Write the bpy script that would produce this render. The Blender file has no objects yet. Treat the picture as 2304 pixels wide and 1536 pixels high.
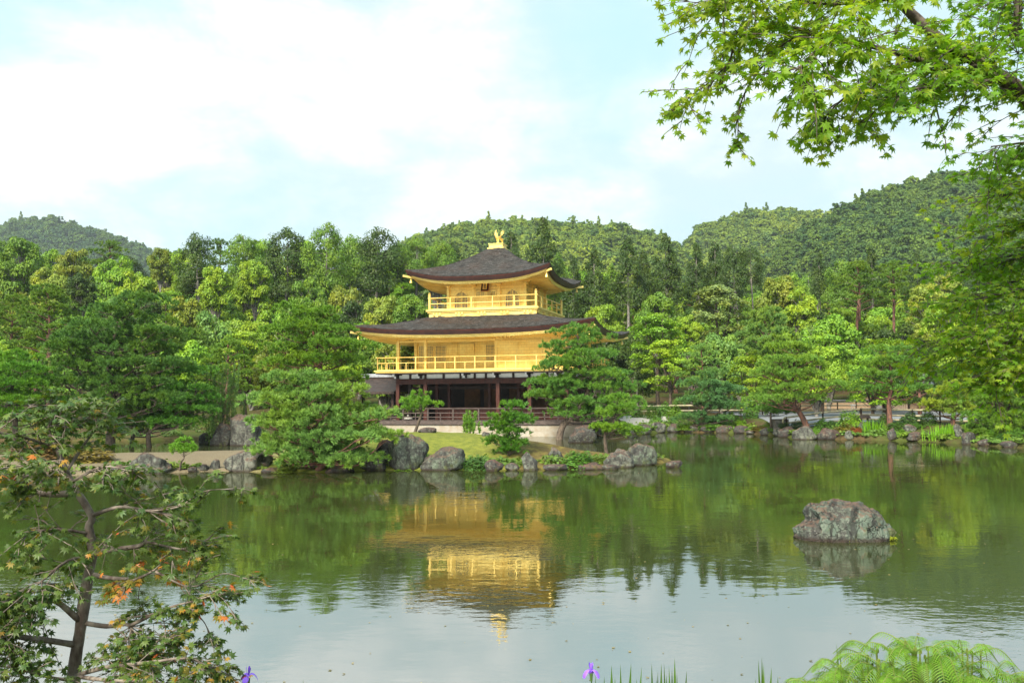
import bpy, math, random
import numpy as np
from mathutils import Matrix, Vector, Euler
PI = math.pi
random.seed(7)
rng = np.random.default_rng(7)
SC = bpy.context.scene
COL = SC.collection
# ------------------------------------------------------------------ camera
FPX = 2000.0
HAZE = 0.00016
CAM = np.array([0.0, 0.0, 2.7])
PITCH = math.radians(3.35)
ROLL = math.radians(0.45)
R0 = np.array([1.0, 0, 0]); U0 = np.array([0, -math.sin(PITCH), math.cos(PITCH)]); F0 = np.array([0, math.cos(PITCH), math.sin(PITCH)])
CR = R0*math.cos(ROLL) - U0*math.sin(ROLL)
CU = U0*math.cos(ROLL) + R0*math.sin(ROLL)
cam_d = bpy.data.cameras.new("camera"); cam = bpy.data.objects.new("camera", cam_d); COL.objects.link(cam)
cam_d.sensor_width = 36.0; cam_d.lens = 36.0*FPX/2304.0
cam_d.clip_start = 0.05; cam_d.clip_end = 6000
M = Matrix.Identity(4)
for i in range(3):
    M[i][0] = CR[i]; M[i][1] = CU[i]; M[i][2] = -F0[i]; M[i][3] = CAM[i]
cam.matrix_world = M
SC.camera = cam
def ray(px, py):
    d = CR*((px-1152.0)/FPX) + CU*((768.0-py)/FPX) + F0
    return d/d[1]
def P(px, py, d): return CAM + ray(px, py)*d
def W(px, py, z=0.0):
    r = ray(px, py); return CAM + r*((z-CAM[2])/r[2])
def proj(p):
    v = np.asarray(p, float)-CAM
    z = v@F0
    return 1152+FPX*(v@CR)/z, 768-FPX*(v@CU)/z
# ------------------------------------------------------------------ light
SUN_EL, SUN_AZ = math.radians(40), math.radians(205)      # azimuth clockwise from +Y
sdir = Vector((math.sin(SUN_AZ)*math.cos(SUN_EL), math.cos(SUN_AZ)*math.cos(SUN_EL), math.sin(SUN_EL)))
sl = bpy.data.lights.new("sun", 'SUN'); sl.energy = 4.8; sl.angle = math.radians(18); sl.color = (1.0, 0.93, 0.80)
so = bpy.data.objects.new("sun", sl); COL.objects.link(so)
so.rotation_euler = sdir.to_track_quat('Z', 'Y').to_euler(); so.location = (-20, -30, 60)
SC.view_settings.view_transform = 'Standard'; SC.view_settings.look = 'None'
SC.view_settings.exposure = 1.0; SC.view_settings.gamma = 1.0
SC.cycles.use_denoising = True
SC.cycles.max_bounces = 8; SC.cycles.diffuse_bounces = 3; SC.cycles.glossy_bounces = 3
SC.cycles.transmission_bounces = 4; SC.cycles.transparent_max_bounces = 4; SC.cycles.volume_bounces = 0
SC.cycles.sample_clamp_indirect = 6.0

class NT:
    """small node-tree writer"""
    def __init__(s, tree): s.t = tree; s.n = tree.nodes; s.l = tree.links
    def node(s, typ, **kw):
        n = s.n.new(typ)
        for k, v in kw.items():
            if k == 'ins':
                for a, b in v.items():
                    if isinstance(b, bpy.types.NodeSocket): s.l.new(b, n.inputs[a])
                    else: n.inputs[a].default_value = b
            else: setattr(n, k, v)
        return n
    def math(s, op, a, b=0.0, c=0.0, clamp=False):
        n = s.n.new('ShaderNodeMath'); n.operation = op; n.use_clamp = clamp
        for i, v in enumerate((a, b, c)):
            if isinstance(v, bpy.types.NodeSocket): s.l.new(v, n.inputs[i])
            else: n.inputs[i].default_value = v
        return n.outputs[0]
    def ss(s, v, lo, hi):
        n = s.n.new('ShaderNodeMapRange'); n.interpolation_type = 'SMOOTHSTEP'
        s.l.new(v, n.inputs[0]); n.inputs[1].default_value = lo; n.inputs[2].default_value = hi
        return n.outputs[0]
    def mix(s, f, a, b, blend='MIX'):
        n = s.n.new('ShaderNodeMix'); n.data_type = 'RGBA'; n.blend_type = blend
        for i, v in ((0, f), (6, a), (7, b)):
            if isinstance(v, bpy.types.NodeSocket): s.l.new(v, n.inputs[i])
            elif i == 0: n.inputs[0].default_value = v
            else: n.inputs[i].default_value = (*v[:3], 1)
        return n.outputs[2]
    def noise(s, vec, scale, detail=4, rough=.55, dist=0.0):
        n = s.node('ShaderNodeTexNoise', ins={'Scale': scale, 'Detail': detail, 'Roughness': rough, 'Distortion': dist})
        if vec is not None: s.l.new(vec, n.inputs['Vector'])
        return n.outputs[0]
    def mapping(s, vec, scale=(1, 1, 1), loc=(0, 0, 0), rot=(0, 0, 0)):
        n = s.node('ShaderNodeMapping', ins={'Scale': scale, 'Location': loc, 'Rotation': rot}); s.l.new(vec, n.inputs[0]); return n.outputs[0]

# ------------------------------------------------------------------ world: Nishita sky with broken white cloud
wd = bpy.data.worlds.new("World"); SC.world = wd; wd.use_nodes = True
w = NT(wd.node_tree); w.n.clear()
sky = w.node('ShaderNodeTexSky', sky_type='NISHITA', sun_disc=False, sun_elevation=SUN_EL, sun_rotation=SUN_AZ)
sky.altitude = 100; sky.air_density = 1.0; sky.dust_density = 1.2; sky.ozone_density = 1.0
tc = w.node('ShaderNodeTexCoord')
dirv = tc.outputs['Generated']
mp = w.mapping(dirv, scale=(1.0, 1.0, 1.9), loc=(0.35, 0.1, 0.2))
n1 = w.noise(mp, 2.1, 7, .55, .25)
n2 = w.noise(mp, 7.0, 6, .6, .2)
nn = w.math('ADD', w.math('MULTIPLY', n1, .66), w.math('MULTIPLY', n2, .34))
def blob(px, py, rad, amp):
    d = ray(px, py); d = d/np.linalg.norm(d)
    n = w.node('ShaderNodeVectorMath', operation='DISTANCE'); w.l.new(dirv, n.inputs[0]); n.inputs[1].default_value = tuple(d)
    return w.math('MULTIPLY', w.math('SUBTRACT', 1.0, w.ss(n.outputs['Value'], 0.0, rad)), amp)
acc = w.math('ADD', w.math('MULTIPLY', nn, 1.25), -.01)
for b in ((640, 200, .36, .20), (1000, 330, .3, .12), (1850, 260, .36, .26), (60, 330, .2, .14), (1430, 90, .13, -.20), (30, 20, .12, -.22),
          (560, 470, .20, -.15), (1410, 230, .10, -.14), (2000, 440, .16, -.12), (350, 20, .08, -.10), (1620, 330, .2, .12)):
    acc = w.math('ADD', acc, blob(*b))
cm = w.ss(acc, .43, .86)
vz = w.node('ShaderNodeSeparateXYZ'); w.l.new(dirv, vz.inputs[0])
tex = w.math('ADD', w.math('MULTIPLY', n2, .55), w.math('MULTIPLY', n1, .45))
shade = w.mix(w.ss(tex, .40, .66), (6.6, 8.0, 8.5), (11.2, 11.3, 11.2))
skyb = w.mix(.85, sky.outputs[0], (5.9, 8.9, 9.7))
full = w.mix(w.math('MULTIPLY', cm, .94), skyb, shade)
lift = w.math('ADD', 1.0, w.math('MULTIPLY', w.ss(vz.outputs[2], .42, .8), .35))      # added fill light: the unseen sky overhead is made brighter
lc = w.node('ShaderNodeCombineColor'); [w.l.new(lift, lc.inputs[i]) for i in range(3)]
full = w.mix(1.0, full, lc.outputs[0], 'MULTIPLY')
bg = w.node('ShaderNodeBackground', ins={'Strength': 0.06}); w.l.new(full, bg.inputs[0])
wo = w.node('ShaderNodeOutputWorld'); w.l.new(bg.outputs[0], wo.inputs[0])

# ------------------------------------------------------------------ helpers: objects
def tag(o, label=None, cat=None, group=None, kind=None):
    if label: o['label'] = label
    if cat: o['category'] = cat
    if group: o['group'] = group
    if kind: o['kind'] = kind
    return o
def empty(name, loc=(0, 0, 0), rz=0.0, label=None, cat=None, group=None):
    o = bpy.data.objects.new(name, None); COL.objects.link(o)
    o.location = tuple(float(x) for x in loc); o.rotation_euler = (0, 0, rz); o.empty_display_size = .3
    return tag(o, label, cat, group)
class MB:
    """collects numpy geometry; build() links it as one mesh object"""
    def __init__(s): s.v = []; s.f = []; s.n = 0; s.a = []; s.mi = []
    def add(s, v, f, att=None, mi=0):
        v = np.asarray(v, np.float32).reshape(-1, 3)
        if isinstance(f, np.ndarray): fl = [f]
        else:
            g = {}
            for q in f: g.setdefault(len(q), []).append(q)
            fl = [np.array(x, np.int64) for x in g.values()]
        for q in fl:
            s.f.append(q.astype(np.int64)+s.n); s.mi.append(np.full(len(q), mi, np.int32))
        s.v.append(v); s.n += len(v)
        s.a.append(np.zeros(len(v), np.float32) if att is None else np.broadcast_to(np.asarray(att, np.float32), (len(v),)))
        return s
    def mesh(s, name, mat, smooth=False, att=False):
        me = bpy.data.meshes.new(name)
        if s.n:
            V = np.concatenate(s.v); tot = np.concatenate([np.full(len(q), q.shape[1], np.int64) for q in s.f])
            L = np.concatenate([q.ravel() for q in s.f])
            me.vertices.add(len(V)); me.vertices.foreach_set('co', V.ravel())
            me.loops.add(len(L)); me.loops.foreach_set('vertex_index', L.astype(np.int32))
            me.polygons.add(len(tot)); st = np.concatenate([[0], np.cumsum(tot)[:-1]])
            me.polygons.foreach_set('loop_start', st.astype(np.int32))
            me.polygons.foreach_set('material_index', np.concatenate(s.mi))
            me.update(calc_edges=True)
            me.shade_smooth() if smooth else me.shade_flat()
            if att:
                at = me.attributes.new('tone', 'FLOAT', 'POINT'); at.data.foreach_set('value', np.concatenate(s.a))
        for m in (mat if isinstance(mat, (list, tuple)) else [mat]): me.materials.append(m)
        return me
    def build(s, name, mat, parent=None, smooth=False, att=False, loc=None, color=None):
        o = bpy.data.objects.new(name, s.mesh(name, mat, smooth, att)); COL.objects.link(o)
        if parent is not None: o.parent = parent
        if loc is not None: o.location = tuple(float(x) for x in loc)
        if color is not None: o.color = (*color, 1)
        return o
    # shapes
    def box(s, x0, x1, y0, y1, z0, z1, mi=0, T=None):
        v = np.array([[x, y, z] for z in (z0, z1) for y in (y0, y1) for x in (x0, x1)], float)
        if T is not None: v = T(v)
        return s.add(v, np.array([[0, 2, 3, 1], [4, 5, 7, 6], [0, 1, 5, 4], [2, 6, 7, 3], [0, 4, 6, 2], [1, 3, 7, 5]]), mi=mi)
    def bar(s, p, q, w, h=None, mi=0):
        p = np.asarray(p, float); q = np.asarray(q, float); h = w if h is None else h
        d = q-p; d = d/np.linalg.norm(d)
        up = np.array([0, 0, 1.0]) if abs(d[2]) < .95 else np.array([0, 1.0, 0])
        a = np.cross(d, up); a /= np.linalg.norm(a); b = np.cross(a, d)
        v = []
        for c in (p, q):
            for sa, sb in ((-1, -1), (1, -1), (1, 1), (-1, 1)): v.append(c+a*sa*w/2+b*sb*h/2)
        return s.add(v, np.array([[3, 2, 1, 0], [4, 5, 6, 7], [0, 1, 5, 4], [1, 2, 6, 5], [2, 3, 7, 6], [3, 0, 4, 7]]), mi=mi)
    def tube(s, pts, rad, n=7, cap=True, mi=0, att=None):
        pts = np.asarray(pts, float); k = len(pts)
        rad = np.broadcast_to(np.asarray(rad, float), (k,))
        t = np.gradient(pts, axis=0); t /= np.linalg.norm(t, axis=1)[:, None]+1e-9
        ref = np.array([.31, .93, .17]); a = np.cross(t, ref); a /= np.linalg.norm(a, axis=1)[:, None]+1e-9
        b = np.cross(t, a)
        th = np.linspace(0, 2*PI, n, endpoint=False)
        v = pts[:, None, :]+rad[:, None, None]*(a[:, None, :]*np.cos(th)[None, :, None]+b[:, None, :]*np.sin(th)[None, :, None])
        i = np.arange(k-1)[:, None]*n; j = np.arange(n)[None, :]; jn = (j+1) % n
        f = np.stack([i+j, i+jn, i+n+jn, i+n+j], -1).reshape(-1, 4)
        s.add(v.reshape(-1, 3), f, att, mi)
        if cap:
            s.f.append((np.arange(n)[None, ::-1]+s.n-k*n).astype(np.int64)); s.mi.append(np.array([mi], np.int32))
            s.f.append((np.arange(n)[None, :]+s.n-n).astype(np.int64)); s.mi.append(np.array([mi], np.int32))
        return s
    def lathe(s, prof, c=(0, 0, 0), n=12, mi=0):
        prof = np.asarray(prof, float); k = len(prof); th = np.linspace(0, 2*PI, n, endpoint=False)+PI/n
        v = np.stack([prof[:, 0, None]*np.cos(th), prof[:, 0, None]*np.sin(th), np.repeat(prof[:, 1, None], n, 1)], -1)+np.asarray(c, float)
        i = np.arange(k-1)[:, None]*n; j = np.arange(n)[None, :]; jn = (j+1) % n
        s.add(v.reshape(-1, 3), np.stack([i+j, i+jn, i+n+jn, i+n+j], -1).reshape(-1, 4), mi=mi)
        s.f.append((np.arange(n)[None, ::-1]+s.n-k*n).astype(np.int64)); s.mi.append(np.array([mi], np.int32))
        s.f.append((np.arange(n)[None, :]+s.n-n).astype(np.int64)); s.mi.append(np.array([mi], np.int32))
        return s
    def inst(s, tv, tf, pos, R, sc, att=None, mi=0):
        """template (k,3),(m,q) put at N positions with N rotations and N scales"""
        N = len(pos); k = len(tv)
        sc = np.asarray(sc, float)
        sc = sc[:, None, None] if sc.ndim == 1 else sc[:, None, :]
        v = np.einsum('nij,nkj->nki', R, tv[None]*sc)+pos[:, None, :]
        f = (tf[None]+(np.arange(N)*k)[:, None, None]).reshape(-1, tf.shape[1])
        return s.add(v.reshape(-1, 3), f, None if att is None else np.repeat(att, k), mi)
def frames(dirs, spin=None, r=rng):
    """rotation matrices whose z column is dirs"""
    z = dirs/(np.linalg.norm(dirs, axis=1)[:, None]+1e-9)
    ref = np.where(np.abs(z[:, 2:3]) < .9, np.array([[0, 0, 1.0]]), np.array([[1.0, 0, 0]]))
    x = np.cross(ref, z); x /= np.linalg.norm(x, axis=1)[:, None]; y = np.cross(z, x)
    a = r.uniform(0, 2*PI, len(z)) if spin is None else spin
    c, s_ = np.cos(a)[:, None], np.sin(a)[:, None]
    return np.stack([x*c+y*s_, y*c-x*s_, z], -1)
def smooth_path(pts, n=16):
    """Catmull-Rom through the points"""
    p = np.asarray(pts, float); k = len(p)
    q = np.vstack([2*p[0]-p[1], p, 2*p[-1]-p[-2]])
    out = []
    for i in range(k-1):
        a, b, c, d = q[i:i+4]; m = max(2, n//(k-1))
        for t in np.linspace(0, 1, m, endpoint=False):
            out.append(.5*((2*b)+(-a+c)*t+(2*a-5*b+4*c-d)*t*t+(-a+3*b-3*c+d)*t**3))
    out.append(p[-1]); return np.array(out)
def fbm(p, seed, octs=4, base=1.0, gain=.5):
    r = np.random.default_rng(seed); out = np.zeros(len(p)); amp = 1.0; fr = base
    for _ in range(octs):
        for _ in range(3):
            k = r.normal(size=3); k *= fr/np.linalg.norm(k); out += amp/3*np.sin(p@k*2*PI+r.uniform(0, 6.28)+1.7*np.sin(p@k[[1, 2, 0]]*4))
        amp *= gain; fr *= 2.03
    return out
def copy_tree(src, parent=None):
    c = src.copy(); COL.objects.link(c)
    if parent is not None: c.parent = parent
    for ch in src.children: copy_tree(ch, c)
    return c
ORD = ["first", "second", "third", "fourth", "fifth", "sixth", "seventh", "eighth", "ninth", "tenth", "eleventh", "twelfth", "thirteenth", "fourteenth", "fifteenth", "sixteenth"]

# ------------------------------------------------------------------ materials
def material(name):
    m = bpy.data.materials.new(name); m.use_nodes = True; t = NT(m.node_tree); t.n.clear()
    out = t.node('ShaderNodeOutputMaterial'); return m, t, out
def pbr(t, out, color, rough=.7, metal=0.0, spec=.3, normal=None):
    b = t.node('ShaderNodeBsdfPrincipled')
    for k, v in (('Base Color', color), ('Roughness', rough), ('Metallic', metal), ('Specular IOR Level', spec)):
        if isinstance(v, bpy.types.NodeSocket): t.l.new(v, b.inputs[k])
        else: b.inputs[k].default_value = (*v, 1) if k == 'Base Color' else v
    if normal is not None: t.l.new(normal, b.inputs['Normal'])
    t.l.new(b.outputs[0], out.inputs[0]); return b
def bump(t, h, dist, strength=1.0):
    n = t.node('ShaderNodeBump', ins={'Distance': dist, 'Strength': strength}); t.l.new(h, n.inputs['Height']); return n.outputs[0]
def simple(name, c, rough=.7, metal=0.0, var=.25, scale=6.0, spec=.3, c2=None, bmp=0.0, stretch=(1, 1, 1)):
    m, t, out = material(name)
    tc = t.node('ShaderNodeTexCoord').outputs['Object']; tc = t.mapping(tc, scale=stretch)
    n = t.noise(tc, scale, 5, .6)
    c2 = c2 or tuple(x*(1-var) for x in c)
    col = t.mix(t.ss(n, .3, .7), c2, tuple(min(1, x*(1+var*.5)) for x in c))
    pbr(t, out, col, rough, metal, spec, bump(t, n, bmp) if bmp else None)
    return m
def foliage(name, trans=.35, rough=.55, var=.5, use_att=False, base=None, warm=(1.35, 1.12, .6)):
    m, t, out = material(name)
    g = t.node('ShaderNodeNewGeometry'); oi = t.node('ShaderNodeObjectInfo')
    rnd = g.outputs['Random Per Island']
    if base is None: col = oi.outputs['Color']
    else:
        col = t.node('ShaderNodeRGB').outputs[0]; col.default_value = (*base, 1)
    if use_att:
        a = t.node('ShaderNodeAttribute', attribute_name='tone', attribute_type='INSTANCER').outputs['Fac']
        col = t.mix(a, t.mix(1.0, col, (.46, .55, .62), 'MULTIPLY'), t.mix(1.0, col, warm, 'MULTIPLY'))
    else:
        pos = g.outputs['Position']
        cl = t.noise(pos, .55, 2, .5)
        col = t.mix(t.ss(cl, .4, .68), col, t.mix(1.0, col, warm, 'MULTIPLY'))
    if use_att:
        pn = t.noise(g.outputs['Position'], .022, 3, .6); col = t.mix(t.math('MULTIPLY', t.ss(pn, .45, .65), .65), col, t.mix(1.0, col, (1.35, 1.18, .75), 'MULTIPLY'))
    v = t.math('ADD', t.math('MULTIPLY', rnd, var), 1.0-var*.5)
    vc = t.node('ShaderNodeCombineColor'); [t.l.new(v, vc.inputs[i]) for i in range(3)]
    col = t.mix(1.0, col, vc.outputs[0], 'MULTIPLY')
    b = t.node('ShaderNodeBsdfPrincipled', ins={'Roughness': rough, 'Specular IOR Level': .25}); t.l.new(col, b.inputs['Base Color'])
    tr = t.node('ShaderNodeBsdfTranslucent'); t.l.new(t.mix(1.0, col, (1.25, 1.25, .55), 'MULTIPLY'), tr.inputs[0])
    mx = t.node('ShaderNodeMixShader', ins={0: trans}); t.l.new(b.outputs[0], mx.inputs[1]); t.l.new(tr.outputs[0], mx.inputs[2])
    t.l.new(mx.outputs[0], out.inputs[0]); return m
M_NEEDLE = foliage('pine_needles', .16, .5, .8)
M_LEAF = foliage('tree_leaves', .30, .5, .6)
M_MAPLE = foliage('maple_leaves', .5, .45, .5)
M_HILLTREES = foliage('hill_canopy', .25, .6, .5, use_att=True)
M_BARK = simple('bark', (.10, .075, .055), .9, var=.6, scale=14, bmp=.02, stretch=(1, 1, .35))
M_REDBARK = simple('red_pine_bark', (.16, .070, .045), .85, var=.6, scale=9, bmp=.02, c2=(.045, .035, .03), stretch=(1, 1, .4))
M_GREYBARK = simple('grey_bark', (.22, .20, .17), .9, var=.5, scale=12, bmp=.02, c2=(.06, .052, .045), stretch=(1, 1, .3))
M_TIMBER = simple('dark_timber', (.024, .012, .009), .55, var=.5, scale=3, stretch=(1, 6, 1))
M_REDTIMBER = simple('red_brown_timber', (.055, .014, .008), .5, var=.4, scale=3, stretch=(3, 3, .5))
M_OLDTIMBER = simple('weathered_timber', (.075, .055, .047), .75, var=.5, scale=4, stretch=(1, 5, 5))
M_PLASTER = simple('white_plaster', (.78, .79, .77), .8, var=.08, scale=4)
M_STONEBASE = simple('tan_stone', (.21, .17, .12), .85, var=.4, scale=2.2, c2=(.31, .285, .235), bmp=.03)
M_BAMBOO = simple('bamboo', (.42, .36, .22), .5, var=.4, scale=5, c2=(.2, .19, .13), stretch=(.6, 1, 1))
M_POST = simple('burnt_post', (.028, .018, .013), .8, var=.3)
M_WHITE = simple('white_paint', (.8, .8, .8), .6, var=.05)
M_PAPER = simple('notice_paper', (.72, .76, .8), .7, var=.1, scale=20)
M_TEAL = simple('teal_paper', (.05, .38, .38), .7, var=.15, scale=20)
M_BLACK = simple('black_lacquer', (.012, .011, .011), .35, var=.2)
M_CLAY = simple('clay_wall', (.30, .21, .13), .9, var=.25)
M_TILE = simple('grey_roof_tile', (.16, .17, .185), .6, var=.4, scale=7)
def gold_material(name, c, metal, rough, hue2):
    m, t, out = material(name)
    tc = t.node('ShaderNodeTexCoord').outputs['Object']
    n = t.noise(tc, 1.1, 4, .6); n2 = t.noise(tc, 9.0, 3, .6)
    sq = t.node('ShaderNodeTexBrick', ins={'Scale': 1.4, 'Mortar Size': .018, 'Mortar Smooth': .3, 'Color1': (1, 1, 1, 1), 'Color2': (.86, .84, .80, 1), 'Mortar': (.62, .56, .48, 1)})
    t.l.new(t.mapping(tc, rot=(PI/2, 0, 0)), sq.inputs['Vector'])
    col = t.mix(t.ss(n, .38, .66), c, hue2)
    col = t.mix(t.math('MULTIPLY', t.ss(n2, .5, .8), .25), col, tuple(x*.72 for x in hue2))
    col = t.mix(.7, col, sq.outputs[0], 'MULTIPLY') if False else t.mix(.55, col, t.mix(1.0, col, sq.outputs[0], 'MULTIPLY'))
    r = t.math('ADD', t.math('MULTIPLY', n2, .2), rough-.1)
    pbr(t, out, col, r, metal, .4, bump(t, n2, .006, .4)); return m
M_GOLD = gold_material('gold_leaf', (1.0, .765, .235), .25, .42, (.95, .66, .16))
M_GOLD2 = gold_material('gold_leaf_trim', (.97, .73, .23), .35, .38, (.93, .65, .17))
M_LATTICEPAPER = simple('window_paper', (.20, .185, .17), .8, var=.15, scale=8)
# ------------------------------------------------------------------ terrain
def poly_sd(x, y, poly):
    """signed distance, positive inside"""
    x = np.asarray(x, float); y = np.asarray(y, float)
    sh = x.shape; x = x.ravel(); y = y.ravel()
    d = np.full(x.shape, 1e9); ins = np.zeros(x.shape, bool); n = len(poly)
    for i in range(n):
        x1, y1 = poly[i]; x2, y2 = poly[(i+1) % n]
        ex, ey = x2-x1, y2-y1
        t = np.clip(((x-x1)*ex+(y-y1)*ey)/(ex*ex+ey*ey+1e-12), 0, 1)
        d = np.minimum(d, np.hypot(x-x1-t*ex, y-y1-t*ey))
        c = ((y1 > y) != (y2 > y)) & (x < (x2-x1)*(y-y1)/(y2-y1+1e-12)+x1); ins ^= c
    return np.where(ins, d, -d).reshape(sh)
def sstep(t): t = np.clip(t, 0, 1); return t*t*(3-2*t)
POND = [(-80, 6.8), (-3, 6.6), (3, 6.6), (14, 8), (20, 16), (25, 28), (26, 36)]+[tuple(W(a, b)[:2]) for a, b in ((2420, 1018), (2304, 1009), (2200, 1001), (2110, 995), (2000, 991), (1900, 989), (1800, 987), (1740, 980), (1680, 975), (1600, 973), (1500, 972), (1440, 977))]+[(7.6, 58.6), (6.6, 58.0), (5.0, 56.0), (-8.7, 59.9), (-10.2, 60.6), (-12.5, 57.5), (-16, 55), (-24, 54), (-34, 54), (-80, 52)]
IPX = [(-200, 1080), (0, 1075), (150, 1070), (330, 1066), (480, 1060), (640, 1063), (760, 1062), (840, 1058), (1000, 1057), (1200, 1056), (1360, 1052), (1440, 1047), (1484, 1042)]
ISLE = [tuple(W(a, b)[:2]) for a, b in IPX]+[(6.4, 35.6), (4.6, 38.5), (2.2, 43), (-2, 47), (-6, 48.6), (-9, 47.6), (-11, 44), (-14, 42.5), (-18, 41.6), (-24, 41), (-30, 40), (-40, 38)]
def wob(x, y, s, a): return a*(np.sin(x*s+1.3*np.sin(y*s*.7+.4))+np.sin(y*s*1.13+1.1*np.sin(x*s*.8+2))+.5*np.sin((x+y)*s*2.3))/2.5
def h_isle(x, y):
    sd = poly_sd(x, y, ISLE)+wob(x, y, 1.3, .12)
    hm = np.interp(x, [-40, -12, -8, -4, 0, 3, 5.5, 7], [.36, .36, .72, .98, .92, .62, .36, .3])
    h = .10+(hm-.10)*sstep(sd/5.5)+wob(x, y, 1.9, .03)*sstep(sd/2)
    return np.where(sd > 0, h+.12*sstep(sd/.25)-.12, np.maximum(-1.2, sd*2.0-.02))
def h_land(x, y):
    sd = -poly_sd(x, y, POND)+wob(x, y, .8, .15)
    back = .18+.66*sstep(sd/5.0)+wob(x, y, .5, .05)
    near = 1.05*sstep(sd/2.8)+.05
    b = np.where(y < 12, near, back)
    far = np.where(y > 30, np.maximum(0, y-84)*.085+np.maximum(0, y-170)*.07+np.maximum(0, -x-30)*np.clip((y-50)/30, 0, 1)*.02, 0)
    far = np.minimum(far, 46)
    return np.where(sd > 0, b+far, np.maximum(-1.0, sd*1.2-.05))
def H(x, y): return np.maximum(h_land(x, y), h_isle(x, y))
def G(px, py, lo=20.0, hi=160.0):
    """where the pixel ray meets the ground"""
    r = ray(px, py); t = np.arange(lo, hi, .08); p = CAM+r[None]*t[:, None]
    b = np.nonzero(p[:, 2] <= np.maximum(H(p[:, 0], p[:, 1]), -.02))[0]
    i = b[0] if len(b) else len(t)-1
    return p[i]
def gz(x, y): return float(H(np.array([x]), np.array([y]))[0])
def nonuni(segs):
    out = []
    for a, b, n in segs: out += list(np.linspace(a, b, n, endpoint=False))
    return np.array(out+[segs[-1][1]])
def sheet(name, xs, ys, hf, mat):
    X, Y = np.meshgrid(xs, ys); Z = hf(X, Y); nx, ny = len(xs), len(ys)
    i = np.arange(ny-1)[:, None]*nx; j = np.arange(nx-1)[None]
    f = np.stack([i+j, i+j+1, i+nx+j+1, i+nx+j], -1).reshape(-1, 4)
    b = MB(); b.add(np.stack([X, Y, Z], -1).reshape(-1, 3), f); o = b.build(name, mat, smooth=True); o['kind'] = 'structure'; return o
def ground_material(name, moss):
    m, t, out = material(name)
    pos = t.node('ShaderNodeNewGeometry').outputs['Position']
    n = t.noise(pos, .35, 5, .6); n2 = t.noise(pos, 3.2, 5, .65); n3 = t.noise(pos, 28, 3, .6)
    if moss:
        sx = t.node('ShaderNodeSeparateXYZ'); t.l.new(pos, sx.inputs[0])
        earth = t.mix(t.ss(n3, .35, .65), (.20, .162, .105), (.12, .094, .056))
        green = t.mix(t.ss(n2, .35, .65), (.165, .175, .028), (.095, .115, .02))
        green = t.mix(t.ss(n3, .5, .75), green, (.22, .21, .045))
        brown = t.mix(t.ss(n2, .4, .65), (.085, .06, .025), (.15, .12, .03))
        f = t.math('ADD', sx.outputs[0], t.math('MULTIPLY', t.math('SUBTRACT', n, .5), 5.0))
        f = t.math('ADD', f, t.math('MULTIPLY', t.math('SUBTRACT', n2, .5), 2.5))
        col = t.mix(t.ss(f, -9.8, -8.6), earth, green)
        f2 = t.math('ADD', f, t.math('MULTIPLY', sx.outputs[1], -.22))
        col = t.mix(t.ss(f2, -8.8, -6.6), col, brown)
    else:
        earth = t.mix(t.ss(n2, .35, .7), (.085, .055, .026), (.042, .036, .014))
        col = t.mix(t.ss(n, .42, .58), earth, (.060, .075, .016))
        col = t.mix(t.ss(n3, .58, .78), col, (.095, .085, .04))
    pbr(t, out, col, .95, 0, .1, bump(t, n3, .02, .7)); return m
M_GROUND = ground_material('garden_earth', False); M_ISLE = ground_material('moss_and_earth', True)
xs = nonuni([(-1800, -300, 26), (-300, -60, 40), (-60, 45, 260), (45, 300, 46), (300, 1800, 26)])
ys = nonuni([(-200, -4, 12), (-4, 9, 50), (9, 36, 30), (36, 75, 130), (75, 190, 70), (190, 500, 40), (500, 2400, 30)])
sheet('ground', xs, ys, h_land, M_GROUND)
sheet('island', nonuni([(-41, -14, 120), (-14, 8, 180)]), nonuni([(28.5, 49.5, 190)]), h_isle, M_ISLE)
# pond water
m, t, out = material('pond_water')
pos = t.node('ShaderNodeNewGeometry').outputs['Position']
pp = t.mapping(pos, scale=(.75, 1.25, 1))
w1 = t.noise(pp, 1.1, 3, .5, .3); w2 = t.noise(pp, 4.6, 3, .55); w3 = t.noise(t.mapping(pos, scale=(.22, .3, 1)), 1.0, 2, .5)
gust = t.ss(w3, .42, .62)
hgt = t.math('ADD', t.math('MULTIPLY', w1, .0036), t.math('MULTIPLY', t.math('MULTIPLY', w2, .0026), t.math('ADD', t.math('MULTIPLY', gust, .9), .25)))
nb = t.node('ShaderNodeBump', ins={'Distance': 1.0, 'Strength': 1.0}); t.l.new(hgt, nb.inputs['Height'])
silt = t.mix(t.noise(pos, .12, 3, .5), (.026, .034, .008), (.032, .038, .010))
bw = pbr(t, out, silt, .012, 0, .5, nb.outputs[0]); bw.inputs['IOR'].default_value = 5.5
b = MB(); b.add([(-400, -20, 0), (400, -20, 0), (400, 90, 0), (-400, 90, 0)], np.array([[0, 1, 2, 3]])); o = b.build('pond_water', m); o['kind'] = 'structure'
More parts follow.
